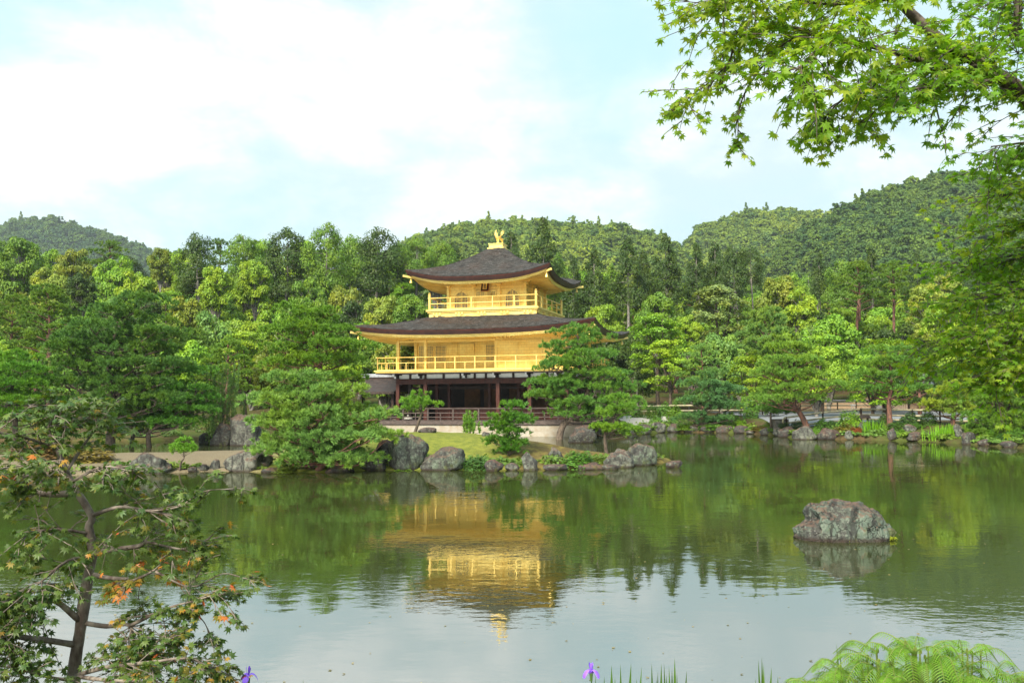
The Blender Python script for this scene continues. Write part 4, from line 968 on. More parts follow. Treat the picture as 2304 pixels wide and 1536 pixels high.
for a in [('broadleaf_tree', 50, 525, 125, 118, 'mid green'), ('cypress_tree', 445, 524, 100, 105, 'dark green', 1), ('cypress_tree', 548, 528, 92, 125, 'mid green', 2), ('cypress_tree', 648, 514, 120, 122, 'dark green', 0),
          ('cypress_tree', 735, 502, 108, 120, 'mid green', 1), ('cypress_tree', 850, 514, 115, 124, 'dark green', 0), ('cypress_tree', 938, 534, 84, 128, 'mid green', 2), ('cypress_tree', 992, 540, 80, 132, 'mid green', 2),
          ('cypress_tree', 600, 540, 80, 135, 'fresh green', 2), ('cypress_tree', 790, 530, 95, 134, 'mid green', 0), ('cypress_tree', 895, 545, 80, 126, 'mid green', 1), ('broadleaf_tree', 902, 728, 120, 78, 'fresh green', 1),
          ('cedar_tree', 1222, 486, 100, 118, 'dark green', 2), ('cedar_tree', 1150, 518, 80, 122, 'dark green', 2), ('cedar_tree', 1290, 575, 85, 118, 'dark green', 0), ('cedar_tree', 1336, 556, 92, 116, 'dark green', 0),
          ('cedar_tree', 1412, 533, 98, 112, 'dark green', 1), ('cedar_tree', 1448, 560, 70, 114, 'dark green', 1), ('cedar_tree', 1497, 521, 100, 116, 'dark green', 0), ('cedar_tree', 1566, 544, 76, 118, 'dark green', 0), ('cedar_tree', 1608, 542, 82, 121, 'dark green', 2),
          ('cypress_tree', 1650, 552, 90, 116, 'dark green', 1), ('cypress_tree', 1688, 556, 60, 120, 'dark green', 1), ('cedar_tree', 1375, 590, 70, 120, 'mid green', 0), ('cedar_tree', 1255, 565, 70, 124, 'mid green', 1),
          ('cedar_tree', 1842, 566, 64, 130, 'dark green', 1), ('cedar_tree', 1960, 551, 84, 122, 'dark green', 2), ('cedar_tree', 2062, 562, 66, 124, 'dark green', 0), ('cypress_tree', 1890, 585, 80, 126, 'mid green', 0),
          ('red_pine_tree', 1930, 588, 110, 98, 'mid green', 0), ('red_pine_tree', 2008, 585, 105, 96, 'mid green', 2), ('red_pine_tree', 1722, 690, 190, 82, 'blue-green', 1), ('red_pine_tree', 110, 640, 150, 72, 'mid green', 0), ('red_pine_tree', 30, 660, 110, 74, 'mid green', 1),
          ('broadleaf_tree', 1762, 603, 140, 104, 'olive gold', 1), ('broadleaf_tree', 1800, 640, 100, 96, 'bright yellow-green', 0), ('broadleaf_tree', 1860, 690, 150, 84, 'fresh green', 2), ('broadleaf_tree', 2085, 625, 120, 88, 'pale yellow', 3), ('broadleaf_tree', 2130, 660, 150, 76, 'bright yellow-green', 3),
          ('broadleaf_tree', 112, 585, 96, 98, 'pale yellow', 1), ('broadleaf_tree', 488, 590, 90, 100, 'bright yellow-green', 1), ('broadleaf_tree', 362, 552, 62, 118, 'olive gold', 3), ('broadleaf_tree', 170, 553, 90, 126, 'olive gold', 0), ('broadleaf_tree', 185, 605, 75, 96, 'dark green', 2),
          ('maple_tree', 1615, 640, 150, 90, 'grey-green', 0), ('broadleaf_tree', 1475, 645, 100, 92, 'mid green', 2), ('maple_tree', 1480, 700, 130, 80, 'fresh green', 1), ('broadleaf_tree', 1545, 700, 70, 84, 'bright yellow-green', 1),
          ('broadleaf_tree', 260, 565, 110, 118, 'fresh green', 1), ('broadleaf_tree', 415, 560, 90, 124, 'bright yellow-green', 3), ('broadleaf_tree', 305, 600, 100, 104, 'bright yellow-green', 0), ('broadleaf_tree', 575, 575, 90, 112, 'bright yellow-green', 1),
          ('broadleaf_tree', 860, 655, 110, 86, 'pale yellow', 3), ('broadleaf_tree', 930, 650, 100, 84, 'mid green', 1), ('broadleaf_tree', 690, 620, 110, 98, 'mid green', 0)]:
    big(*a)
def sky_l(px): return float(np.interp(px, [-100, 50, 200, 330, 450, 600, 750, 900, 1000, 1150, 1300, 1420, 1700, 1850, 2100, 2400], [560, 545, 560, 562, 548, 545, 540, 548, 556, 575, 600, 620, 615, 610, 610, 590]))
r = np.random.default_rng(5)
rows = [(158, 0.0, 92, 60, 'back'), (138, 0.20, 104, 74, 'upper'), (120, 0.36, 112, 80, 'upper'), (103, 0.52, 122, 88, 'middle'), (89, 0.66, 130, 96, 'lower'), (75, 0.80, 128, 108, 'front'), (66.5, 0.92, 120, 120, 'edge')]
for d, fr, wpx, step, nm in rows:
    px = -110+r.uniform(0, 40)
    while px < 2420:
        mid = px+r.normal(0, 12); top = sky_l(mid); top = top+(835-top)*fr*.80+r.normal(0, 11)
        hid = (960 < mid < 1235 and nm in ('upper', 'middle', 'lower', 'front', 'edge')) or (930 < mid < 1475 and nm in ('front', 'edge'))
        dd = d*r.uniform(.965, 1.035)
        if nm == 'edge' and (mid < 160): hid = True
        if not hid and not (nm == 'edge' and mid < 900 and dd < 62):
            right = mid > 1250
            if nm in ('front', 'edge'): kind = r.choice(['maple_tree', 'red_pine_tree', 'broadleaf_tree'], p=[.5, .25, .25] if right else [.4, .3, .3])
            elif nm == 'back': kind = r.choice(['broadleaf_tree', 'cypress_tree', 'red_pine_tree'], p=[.55, .35, .1])
            else: kind = r.choice(['broadleaf_tree', 'cypress_tree', 'red_pine_tree', 'maple_tree'], p=[.58, .12, .14, .16])
            if kind == 'broadleaf_tree': tone = r.choice(['bright yellow-green', 'pale yellow', 'olive gold', 'fresh green', 'mid green', 'dark green', 'blue-green'], p=[.2, .1, .1, .22, .2, .1, .08])
            elif kind == 'maple_tree': tone = r.choice(['fresh green', 'mid green', 'bright yellow-green'], p=[.5, .25, .25])
            else: tone = r.choice(['mid green', 'dark green', 'blue-green'], p=[.45, .35, .2])
            if nm == 'back' and r.uniform() < .0: tone = 'rust brown'
            c = np.array(T_[tone])*r.uniform(.86, 1.16)
            tree_px(kind, mid, top, wpx*r.uniform(.85, 1.25)*(.8 if kind == 'cypress_tree' else 1), dd, tuple(c), tone, nm)
        px += step*r.uniform(.85, 1.15)
# labels: kind, tone, rank and the nearest landmark
LM = [(140, 'above the pine at the left edge'), (420, 'behind the big wide pine'), (590, 'above the standing rock'), (800, 'behind the layered pine left of the pavilion'), (1000, "behind the pavilion's left eaves"),
      (1240, "behind the pavilion's upper roof"), (1425, "behind the pavilion's right eaves"), (1560, 'above the pale sand path'), (1690, 'above the blue-green bank pine'), (1880, 'above the curved red trunked pine'), (2080, 'above the ticket hut'), (9999, 'behind the right maple boughs')]
KN = {'broadleaf_tree': 'leafy tree', 'cedar_tree': 'cedar', 'cypress_tree': 'cypress', 'red_pine_tree': 'red pine', 'maple_tree': 'maple'}
def rank(d): return 'skyline' if d > 112 else 'mid-slope' if d > 92 else 'lower-slope' if d > 80 else 'waterside'
groups = {}
for t_ in TREES:
    t_['lm'] = next(n_ for lim, n_ in LM if t_['px'] < lim)
    groups.setdefault((rank(t_['d']), t_['tone'], t_['kind'], t_['lm']), []).append(t_)
for (rk, tone, kind, lm), ts in groups.items():
    ts.sort(key=lambda q: q['px'])
    for i, t_ in enumerate(ts):
        lab = f"{tone} {rk} {KN[kind]} {lm}"
        if len(ts) > 1: lab += f", {ORD[i]} from left"
        place(kind, (t_['x'], t_['y'], t_['z']), t_['h'], t_['w'], t_['color'], lab, 'tree', 'trees of the wood behind the pond', t_['variant'])
# ------------------------------------------------------------------ rocks
m, t, out = material('lichen_rock'); M_ROCK = m
tcn = t.node('ShaderNodeTexCoord').outputs['Object']; g_ = t.node('ShaderNodeNewGeometry'); oi = t.node('ShaderNodeObjectInfo')
n1 = t.noise(tcn, 2.2, 6, .65, .4); n2 = t.noise(tcn, 9, 5, .7); n3 = t.noise(tcn, 32, 3, .6)
n4 = t.noise(t.mapping(tcn, scale=(1, 1, .25)), 6.5, 4, .6)
col = t.mix(t.ss(n1, .38, .62), (.045, .043, .038), oi.outputs['Color'])
col = t.mix(t.math('MULTIPLY', t.ss(n2, .50, .64), .55), col, (.165, .19, .145))
col = t.mix(t.math('MULTIPLY', t.ss(n3, .60, .72), .5), col, (.33, .33, .28))
col = t.mix(t.math('MULTIPLY', t.ss(n4, .53, .63), .85), col, (.025, .024, .022))
sx = t.node('ShaderNodeSeparateXYZ'); t.l.new(g_.outputs['Normal'], sx.inputs[0])
topf = t.math('MULTIPLY', t.ss(t.math('ADD', sx.outputs[2], t.math('MULTIPLY', t.math('SUBTRACT', n1, .5), 1.6)), .45, .85), t.ss(n2, .40, .52))
col = t.mix(t.math('MULTIPLY', topf, .75), col, (.115, .062, .042))
sp = t.node('ShaderNodeSeparateXYZ'); t.l.new(g_.outputs['Position'], sp.inputs[0])
wet = t.math('SUBTRACT', 1.0, t.ss(t.math('ADD', sp.outputs[2], t.math('MULTIPLY', n2, -.10)), -.02, .045))
col = t.mix(t.math('MULTIPLY', wet, .8), col, (.028, .017, .012))
vo = t.node('ShaderNodeTexVoronoi', feature='DISTANCE_TO_EDGE', ins={'Scale': 2.6}); wv_ = t.node('ShaderNodeVectorMath', operation='ADD'); t.l.new(tcn, wv_.inputs[0]); nz3 = t.node('ShaderNodeTexNoise', ins={'Scale': 2.5, 'Detail': 3}); t.l.new(tcn, nz3.inputs[0]); t.l.new(nz3.outputs[1], wv_.inputs[1]); t.l.new(wv_.outputs[0], vo.inputs['Vector'])
crk = t.ss(vo.outputs['Distance'], .0, .035)
col = t.mix(t.math('MULTIPLY', t.math('SUBTRACT', 1.0, crk), .65), col, (.018, .016, .014))
mossf = t.math('MULTIPLY', t.ss(t.noise(tcn, 1.7, 4, .6), .58, .70), t.math('SUBTRACT', 1.0, t.ss(sp.outputs[2], .05, .6)))
col = t.mix(t.math('MULTIPLY', mossf, .7), col, (.075, .085, .015))
pbr(t, out, col, .88, 0, .25, bump(t, t.math('ADD', t.math('MULTIPLY', n2, .6), t.math('ADD', t.math('MULTIPLY', n3, .25), t.math('ADD', t.math('MULTIPLY', n4, .5), t.math('MULTIPLY', crk, .35)))), .05, .9))
ICO = {}
def ico(n):
    if n not in ICO:
        import bmesh
        bm = bmesh.new(); bmesh.ops.create_icosphere(bm, subdivisions=n, radius=1.0)
        ICO[n] = (np.array([v.co[:] for v in bm.verts]), np.array([[v.index for v in f.verts] for f in bm.faces])); bm.free()
    return ICO[n]
def rock_verts(seed, sub=4, cuts=20, blocky=.60):
    r = np.random.default_rng(seed); v, f = ico(sub); v = v.copy()
    for _ in range(cuts):
        n = r.normal(size=3); n[2] *= .75; n /= np.linalg.norm(n); h = r.uniform(blocky, .97)
        dd = v@n-h; v -= np.where(dd > 0, dd, 0)[:, None]*n*.93
    nr = v/np.linalg.norm(v, axis=1)[:, None]
    v = v+nr*(fbm(v, seed, 6, .6, .6)*.14)[:, None]
    return v, f
ROCKC = {'grey': (.088, .086, .070), 'pale': (.145, .145, .115), 'green': (.074, .092, .062), 'brown': (.070, .042, .031), 'dark': (.040, .033, .028), 'purple': (.072, .053, .050)}
def rock(label, px, bot, wpx, hpx, col, seed, z=0.0, d=None, group='stones round the pond edge', sub=3, deep=.75, tilt=0.0, cat='rock'):
    if d is None:
        Bp = W(px, bot, z) if z is not None else G(px, bot)
    else: Bp = P(px, bot, d)
    if z == 0.0 and gz(Bp[0], Bp[1]) > .12: Bp = G(px, bot)
    s = Bp[1]/FPX; w_, h_ = wpx*s, hpx*s*1.02
    v, f = rock_verts(seed, sub)
    zmin, zmax = np.percentile(v[:, 2], 1), v[:, 2].max()
    xr = np.abs(v[:, 0]).max()
    q = v.copy(); q[:, 0] *= w_/2/xr; q[:, 1] *= w_*deep/2/xr; lo_ = zmin*.42
    q[:, 2] = (v[:, 2]-lo_)/(zmax-lo_)*h_
    if tilt: q[:, 0] += q[:, 2]*tilt
    b = MB(); b.add(q, f)
    o = b.build('rock', M_ROCK, smooth=True, loc=(Bp[0], Bp[1]+w_*deep*.25, Bp[2]), color=ROCKC[col]); tag(o, label, cat, group)
    return o
for i, a in enumerate([
    ('broad mottled grey rock at the left waterline of the gravel shore', 332, 1066, 96, 48, 'grey'), ('low reddish rock half hidden behind the left maple leaves', 75, 1072, 100, 20, 'brown'),
    ('small stone just left of the tiny crooked pine', 258, 1066, 50, 20, 'purple'), ('pale lichen covered boulder in front of the low broad pine', 548, 1060, 110, 50, 'pale'),
    ('small upright grey stone beside the pale lichen boulder', 482, 1059, 34, 26, 'grey'), ('small round stone right of the tiny crooked pine', 459, 1060, 22, 16, 'grey'), ('tiny stone at the foot of the tiny crooked pine', 432, 1062, 22, 12, 'dark'),
    ('flat dark slab in the water under the low broad pine', 612, 1064, 62, 12, 'dark'), ('dark brown rock in shade right of the low broad pine', 845, 1058, 64, 38, 'dark'), ('grey stone behind the dark brown rock at the pine edge', 868, 1040, 50, 50, 'purple'),
    ('largest grey-green boulder at the left end of the moss mound', 915, 1054, 96, 76, 'green'), ('brown topped green-grey boulder right of the largest boulder', 996, 1058, 106, 51, 'green'),
    ('brown waterline stone below the dark upright pine', 1112, 1060, 44, 26, 'brown'), ('flat pale stone low at the water beside an upright stone', 1153, 1058, 34, 17, 'pale'), ('upright pale stone standing in the waterline', 1191, 1058, 38, 42, 'pale'),
    ('long flat stone edging the moss right of the upright stone', 1252, 1058, 62, 13, 'purple'), ('flat edging stone below the green island shrub', 1330, 1056, 64, 15, 'brown'), ('pale lichen boulder near the right tip of the island', 1398, 1052, 78, 42, 'pale'),
    ('rounded grey boulder at the right tip of the island', 1442, 1047, 80, 48, 'green'), ('small lone stone in the water off the island tip', 1517, 1052, 40, 16, 'brown'), ('flat stone between the pale tip boulder and the edging stone', 1372, 1056, 44, 12, 'grey'),
    ('flat brown stone in the water left of the largest boulder', 760, 1062, 70, 14, 'dark')]):
    rock(*a, 300+i, sub=4 if a[3] > 70 else 3)
rock('pale leaning stone on the moss above the green island shrub', 1253, 1037, 34, 30, 'pale', 340, None, tilt=-.3)
rock('dark slanting rock behind the big leaning pine', 1306, 997, 66, 40, 'dark', 341, None, tilt=.35)
rock('tall pale grey standing rock behind the low broad pine', 548, 1003, 92, 70, 'grey', 342, None, sub=4, deep=.6)
rock('dark grey rock leaning on the tall standing rock', 494, 1003, 52, 52, 'dark', 343, None, sub=4, tilt=.2)
rock('small grey rock left of the rock that leans on the standing rock', 458, 1000, 34, 26, 'grey', 344, None)
rock('small flat stone on the moss behind the upright pine', 1092, 981, 22, 10, 'pale', 345, None)
rock('grey stone standing at the water behind the dark upright pine', 1188, 980, 28, 28, 'grey', 346, 0.0, d=None)
rock('reddish stone just left of the stone lantern', 892, 968, 34, 26, 'brown', 347, None)
rock('low driftwood-coloured flat stone right of the stone lantern', 962, 973, 46, 12, 'purple', 348, None)
rock('brown rock by the stone base right of the big leaning pine', 1338, 978, 40, 22, 'brown', 349, 0.0)
rock('reddish rock at the pavilion base left of the dark slanting rock', 1262, 972, 44, 20, 'brown', 350, 0.0)
for i, a in enumerate([(1425, 976, 34, 16, 'pale', 'pale low bank stone beside the pale sand'), (1450, 974, 34, 20, 'grey', 'grey bank stone below the pale sand'), (1482, 972, 38, 23, 'pale', 'big pale bank stone right of the pale sand'), (1520, 971, 40, 18, 'grey', 'grey bank stone left of the blue-green pine'),
    (1555, 972, 36, 15, 'dark', 'dark bank stone under the left side of the blue-green pine'), (1592, 972, 36, 14, 'dark', 'dark bank stone under the blue-green pine trunk'), (1632, 973, 44, 16, 'brown', 'brown bank stone under the right side of the blue-green pine'), (1672, 974, 40, 17, 'purple', 'square dark bank stone right of the blue-green pine'),
    (1692, 976, 26, 10, 'pale', 'small pale stone low at the water left of the red trunked pine'), (1727, 977, 34, 15, 'grey', 'grey stone under the low small bank pine'), (1752, 979, 26, 18, 'pale', 'pale stone left of the dark bank boulder'), (1772, 983, 46, 24, 'purple', 'dark purple bank boulder left of the red trunked pine'),
    (1812, 989, 58, 31, 'pale', 'tall brown and pale boulder at the foot of the red trunked pine'), (1871, 988, 66, 25, 'brown', 'low rounded brown boulder right of the red trunked pine'), (1912, 985, 24, 17, 'pale', 'small pale stone beside the orange shrub'), (1944, 973, 28, 24, 'pale', 'whitish upright stone behind the tall green iris leaves'),
    (2010, 985, 26, 22, 'purple', 'small brown stone between the two iris clumps'), (2048, 971, 34, 17, 'pale', 'pale flat stone above the bank right of the ticket hut pine'), (2062, 987, 42, 16, 'brown', 'low brown waterline stone left of the wide iris clump'), (2102, 985, 30, 14, 'brown', 'brown stone half behind the wide iris clump'),
    (2162, 985, 28, 32, 'pale', 'tall pale upright stone right of the wide iris clump'), (2182, 998, 32, 26, 'dark', 'dark stone leaning beside the tall pale upright stone'), (2222, 1000, 36, 13, 'brown', 'flat stone under the bushy low pine at the right edge'), (2280, 1006, 50, 14, 'dark', 'dark flat stone at the right edge of the far bank')]):
    rock(a[5], *a[:5], 360+i)
for i, (px, py, w_, h_, c_, l_) in enumerate([(70, 962, 44, 20, 'grey', 'grey rock on the far left bank, leftmost of the row'), (112, 962, 42, 18, 'pale', 'pale rock on the far left bank, second of the row'), (160, 966, 46, 20, 'grey', 'grey rock on the far left bank, third of the row'), (205, 972, 40, 16, 'brown', 'brown rock on the far left bank, rightmost of the row')]):
    rock(l_, px, py, w_, h_, c_, 400+i, .05)
# the lone rock in the open pond: a humped back with a toe on its left
def pond_rock():
    c0 = W(1905, 1214, 0); s = c0[1]/FPX*.94; n, mth = 130, 76
    prof = np.array([(1788, 1213), (1795, 1196), (1812, 1184), (1832, 1172), (1840, 1160), (1837, 1143), (1846, 1135), (1858, 1137), (1872, 1129), (1890, 1124), (1915, 1126), (1945, 1131), (1972, 1139), (1992, 1151), (2004, 1168), (2008, 1185), (2014, 1206), (2018, 1216)], float)
    X = (prof[:, 0]-1905)*s; Z = (1216-prof[:, 1])*s
    tt = np.linspace(0, 1, len(X)); ti = np.linspace(0, 1, n); x = np.interp(ti, tt, X); z = np.maximum(np.interp(ti, tt, Z), .015)
    zmax = z.max(); u_ = np.linspace(0, PI, mth)
    hw = .62*s*115*(np.clip(1-(np.abs((x-.05)/(s*118)))**2.6, .02, 1))**.5
    cy = np.sign(np.cos(u_))*np.abs(np.cos(u_))**.75; cz = np.abs(np.sin(u_))**.62
    v = np.stack([np.repeat(x, mth), (hw[:, None]*cy[None]).ravel(), (z[:, None]*cz[None]).ravel()], -1)
    v[:, 2] += (-.12*(np.abs(np.tile(cy, n)) > .98))
    # broad slanting front top facet
    k_ = np.clip((v[:, 0]-.05)/.6, 0, 1)*np.clip(-v[:, 1]/hw.max(), 0, 1); v[:, 2] -= k_*.16*(v[:, 2] > .3)
    nrm = v-np.array([0, 0, .1]); nrm /= np.linalg.norm(nrm, axis=1)[:, None]+1e-6
    v += nrm*(fbm(v, 5, 7, 1.1, .68)*.060)[:, None]
    v[:, 0] += .02*np.sin(v[:, 2]*22+v[:, 1]*5)
    i = np.arange(n-1)[:, None]*mth+np.arange(mth-1)[None]
    b = MB(); b.add(v, np.stack([i, i+mth, i+mth+1, i+1], -1).reshape(-1, 4))
    o = b.build('rock', M_ROCK, smooth=True, loc=(c0[0], c0[1]+.25, -.01), color=(.085, .112, .085)); tag(o, 'lone big humped rock with a low toe standing in open water at right', 'rock', 'stones round the pond edge')
    r = np.random.default_rng(9); P0 = []
    for (px, py) in ((1870, 1208), (1912, 1216), (2008, 1213), (1880, 1206)):
        q = W(px, py, .02); P0.append(q+r.normal(0, .035, (60, 3))*[1, .5, .5]+[0, -.02, .02])
    b = MB(); P0 = np.concatenate(P0)-np.array([c0[0], c0[1]+.25, -.01]); b.inst(QUAD, QF, P0, frames(r.normal(size=P0.shape)+[0, -.4, .5], r=r), .035*r.uniform(.5, 1.2, len(P0)))
    b.build('weed_tufts', M_LEAF, o, color=(.20, .25, .02))
pond_rock()
# ------------------------------------------------------------------ stone lantern
M_LANT = simple('lantern_granite', (.30, .29, .25), .9, var=.5, scale=12, bmp=.015)
Lp = G(918, 966); Lp[2] = gz(Lp[0], Lp[1]); Lr = empty('stone_lantern', Lp, .4, 'small weathered stone lantern with cap on the moss left of the veranda', 'lantern')
def lathe_part(nm, prof, n, par, mat=M_LANT):
    b = MB(); b.lathe(prof, n=n); return b.build(nm, mat, par, smooth=n > 8)
lathe_part('pedestal', [(.17, -.08), (.16, .05), (.115, .08), (.105, .22), (.12, .34)], 12, Lr); lathe_part('platform', [(.13, .34), (.24, .41), (.26, .46), (.20, .50)], 6, Lr)
fb = lathe_part('fire_box', [(.145, .50), (.15, .53), (.15, .66), (.14, .69)], 6, Lr); b = MB(); b.box(-.06, .06, -.16, -.12, .54, .65); b.build('opening', M_BLACK, fb)
rf = lathe_part('cap', [(.35, .69), (.36, .72), (.28, .78), (.17, .85), (.09, .88)], 12, Lr); lathe_part('knob', [(.05, .88), (.075, .92), (.06, .97), (.01, 1.0)], 8, rf)
# ------------------------------------------------------------------ shrubs
def shrub(px, py, wpx, hpx, color, label, d=None, group='clipped shrubs on the pond banks', z=None):
    Bp = G(px, py) if d is None else P(px, py, d)
    if z is None: Bp[2] = gz(Bp[0], Bp[1])
    s = Bp[1]/FPX; place('shrub', (Bp[0], Bp[1], Bp[2]-.04), hpx*s, wpx*s, color, label, 'shrub', group)
G1, G2, G3, G4 = (.055, .125, .022), (.085, .19, .022), (.12, .26, .03), (.14, .21, .03)
for a in [(1070, 1056, 66, 32, G1, 'dark leafy shrub at the water under the upright pine'), (1302, 1052, 80, 38, G2, 'spreading green shrub on the moss left of the tip boulders'), (940, 1030, 44, 40, G2, 'leafy plant between the two big island boulders'),
          (1448, 1052, 60, 14, G3, 'low bright fern tuft under the rounded tip boulder'), (465, 1003, 42, 18, G3, 'low bright green plant left of the standing rock'), (1408, 1012, 46, 22, G2, 'green shrub right of the small two layered pine'),
          (1105, 1045, 30, 14, G3, 'small leafy tuft left of the brown waterline stone'), (905, 1060, 60, 18, G3, 'bright fern tuft at the foot of the largest boulder'), (640, 1060, 60, 12, G4, 'yellow moss tuft under the low broad pine'), (1345, 1040, 60, 18, G4, 'yellow-green moss hump right of the leaning stone')]:
    shrub(*a)
for px, py, w_, h_, c_, d, l_ in [(1434, 930, 30, 22, G1, 66, 'round dark shrub by the back rail, leftmost of three'), (1470, 933, 40, 32, G1, 65, 'round dark shrub with stem above the pale sand'), (1497, 924, 40, 34, G2, 68, 'round shrub behind the back rail, between two others'), (1518, 930, 42, 32, G2, 65, 'bright round shrub right of the pale sand'),
        (1478, 952, 36, 18, G3, 63, 'small yellow-green shrub at the edge of the pale sand'), (1690, 926, 36, 34, G2, 63, 'bright round shrub in front of the visitor'), (1667, 953, 32, 16, G3, 60, 'low bright shrub above the bank left of the red trunked pine'), (1540, 968, 50, 14, G2, 60.5, 'low creeping green at the waterline left of the blue-green pine'),
        (1600, 972, 60, 14, G2, 60, 'low creeping green at the waterline under the blue-green pine'), (1728, 972, 34, 18, G2, 57, 'green tuft on the bank below the low small pine'), (1795, 960, 36, 22, G1, 55, 'dark shrub left of the curved red trunk'), (1850, 958, 36, 26, G2, 53, 'green shrub right of the curved red trunk'), (1838, 972, 34, 18, G3, 51, 'low bright shrub above the pale boulder'),
        (1872, 957, 40, 18, G1, 53, 'dark low shrub behind the brown boulder'), (1912, 958, 56, 34, G3, 52.5, 'airy light green shrub beside the small dark sign'), (1905, 976, 60, 26, (.12, .12, .02), 50.5, 'olive mounded shrub behind the pale waterline stone'), (1925, 972, 34, 18, (.30, .09, .03), 50, 'orange flowering shrub at the whitish stone'),
        (1968, 965, 44, 22, G1, 51, 'dark shrub behind the first iris clump'), (1990, 950, 26, 26, G1, 52.5, 'small dark round shrub at the hut pine trunk'), (2020, 970, 48, 26, G1, 50, 'dark shrub right of the first iris clump'), (2050, 950, 48, 30, G1, 51.5, 'dark shrub on the bank in front of the fence'),
        (2090, 955, 40, 34, G1, 50.5, 'tall dark shrub in front of the fence left of the yellow-green pine'), (2060, 958, 40, 14, G2, 50, 'low bright shrub under the tall dark shrub'), (2030, 985, 30, 18, G3, 48.3, 'bright tuft at the water between brown stones'), (2135, 975, 40, 18, G2, 48, 'green tuft behind the wide iris clump'),
        (2200, 975, 60, 40, G2, 46.5, 'leafy green shrub left of the bushy low pine'), (2225, 990, 50, 20, G3, 45, 'bright low shrub at the water under the bushy low pine'), (2290, 998, 50, 24, G2, 43.5, 'green shrub at the right edge of the far bank'), (2258, 1000, 40, 16, G1, 43.8, 'dark low shrub at the water by the right edge'),
        (1640, 968, 44, 16, G1, 60, 'dark creeping shrub right of the blue-green pine foot'), (1765, 950, 36, 20, G1, 55, 'dark low shrub at the fence corner'), (1600, 940, 50, 16, (.10, .11, .025), 62, 'olive moss hump behind the blue-green pine'), (1720, 962, 60, 12, (.12, .11, .03), 57, 'brown moss hump left of the fence corner')]:
    shrub(px, py, w_, h_, c_, l_, d)
for px, py, w_, h_, c_, d, l_ in [(60, 985, 110, 34, G2, 47, 'low green shrub at the left edge under the edge pine'), (150, 985, 90, 26, G1, 46, 'dark low shrub left of the big wide pine trunk'), (90, 1035, 150, 34, (.17, .10, .03), 35, 'rusty olive mounded shrub behind the left maple'), (200, 1042, 110, 34, (.15, .13, .03), 34, 'rusty olive mounded shrub left of the mottled grey rock')]:
    shrub(px, py, w_, h_, c_, l_, d)
# low leafy ground cover along the far banks
def ground_cover(label, pts, n, dens_seed, color, lo=.25, hi=3.4, hf=None):
    hf = hf or h_land
    r = np.random.default_rng(dens_seed); A = np.array(pts); seg = np.hypot(*np.diff(A, axis=0).T); cum = np.concatenate([[0], np.cumsum(seg)])
    q = r.uniform(0, cum[-1], n); x = np.interp(q, cum, A[:, 0]); y = np.interp(q, cum, A[:, 1])+lo+(hi-lo)*r.uniform(0, 1, n)**1.4; x += r.normal(0, .3, n)
    nz_ = fbm(np.stack([x, y, 0*x], -1), dens_seed, 3, .35); k = (nz_ > -.12) & (hf(x, y) > .05); x, y, nz_ = x[k], y[k], nz_[k]
    z = hf(x, y)+.02+np.clip(nz_+.15, 0, .6)*.42*r.uniform(.2, 1, len(x))
    b = MB(); b.inst(QUAD, QF, np.stack([x, y, z], -1), frames(np.tile([0, -.35, 1.0], (len(x), 1))+r.normal(0, .5, (len(x), 3)), r=r), .12*r.uniform(.5, 1.3, len(x)))
    o = b.build('ground_cover', M_LEAF, color=color); tag(o, label, 'ground cover', kind='stuff')
ground_cover('tufts of moss fern and grass along the island waterline between its stones', [tuple(W(a, b)[:2]) for a, b in IPX[2:]], 5200, 63, (.085, .15, .024), .15, 1.3, h_isle)
fl_r = np.random.default_rng(64); q_ = np.stack([fl_r.uniform(-5, 9, 420), 8.5+22*fl_r.uniform(0, 1, 420)**1.5, np.full(420, .006)], -1); b = MB(); b.inst(QUAD, QF, q_, frames(np.tile([0, 0, 1.0], (420, 1))+fl_r.normal(0, .05, (420, 3)), r=fl_r), .03*fl_r.uniform(.4, 1.3, 420)); o = b.build('floating_leaves', M_LEAF, color=(.20, .17, .08)); tag(o, 'specks of fallen leaf drifting on the pond', 'leaves', kind='stuff')
RB = [tuple(W(a, b)[:2]) for a, b in ((2330, 1011), (2200, 1001), (2110, 995), (2000, 991), (1900, 989), (1800, 987), (1740, 980), (1680, 975), (1600, 973), (1500, 972), (1440, 977))]
ground_cover('low leafy ground cover between the stones of the right bank', RB, 15000, 61, (.095, .175, .026))
ground_cover('dark leafy ground cover on the far left bank behind the island', [(-9.5, 60.6), (-12.5, 57.7), (-16, 55.2), (-24, 54.2), (-34, 54.2)], 14000, 62, (.075, .13, .022), hi=6.0)
# ------------------------------------------------------------------ iris clumps across the water
BLADE = np.array([[-.5, 0, 0], [.5, 0, 0], [-.42, 0, .5], [.42, 0, .5], [0, .0, 1.0]]); BF = [(0, 1, 3, 2), (2, 3, 4)]
def blades(n, rx, ry, h, w_, r, lean=.22, cz=0):
    b = MB()
    for _ in range(n):
        x, y = r.normal(0, .4)*rx, r.normal(0, .4)*ry; L = h*r.uniform(.6, 1.1); a = r.uniform(0, 6.28); ln = r.normal(0, lean)*L
        sd = np.array([math.cos(a), math.sin(a), 0])*w_*r.uniform(.7, 1.2)/2; off = np.array([math.cos(a+1.2)*ln, math.sin(a+1.2)*ln, 0])
        p0 = np.array([x, y, cz-.15]); p1 = p0+[0, 0, L*.5]+off*.25; p2 = p0+np.array([0, 0, L*.82])+off*.6; p3 = p0+np.array([0, 0, L+.1])+off
        b.add([p0-sd, p0+sd, p1-sd, p1+sd, p2-sd*.7, p2+sd*.7, p3], [(0, 1, 3, 2), (2, 3, 5, 4), (4, 5, 6)])
    return b
M_BLADE = foliage('iris_blades', .4, .45, .5)
r = np.random.default_rng(40)
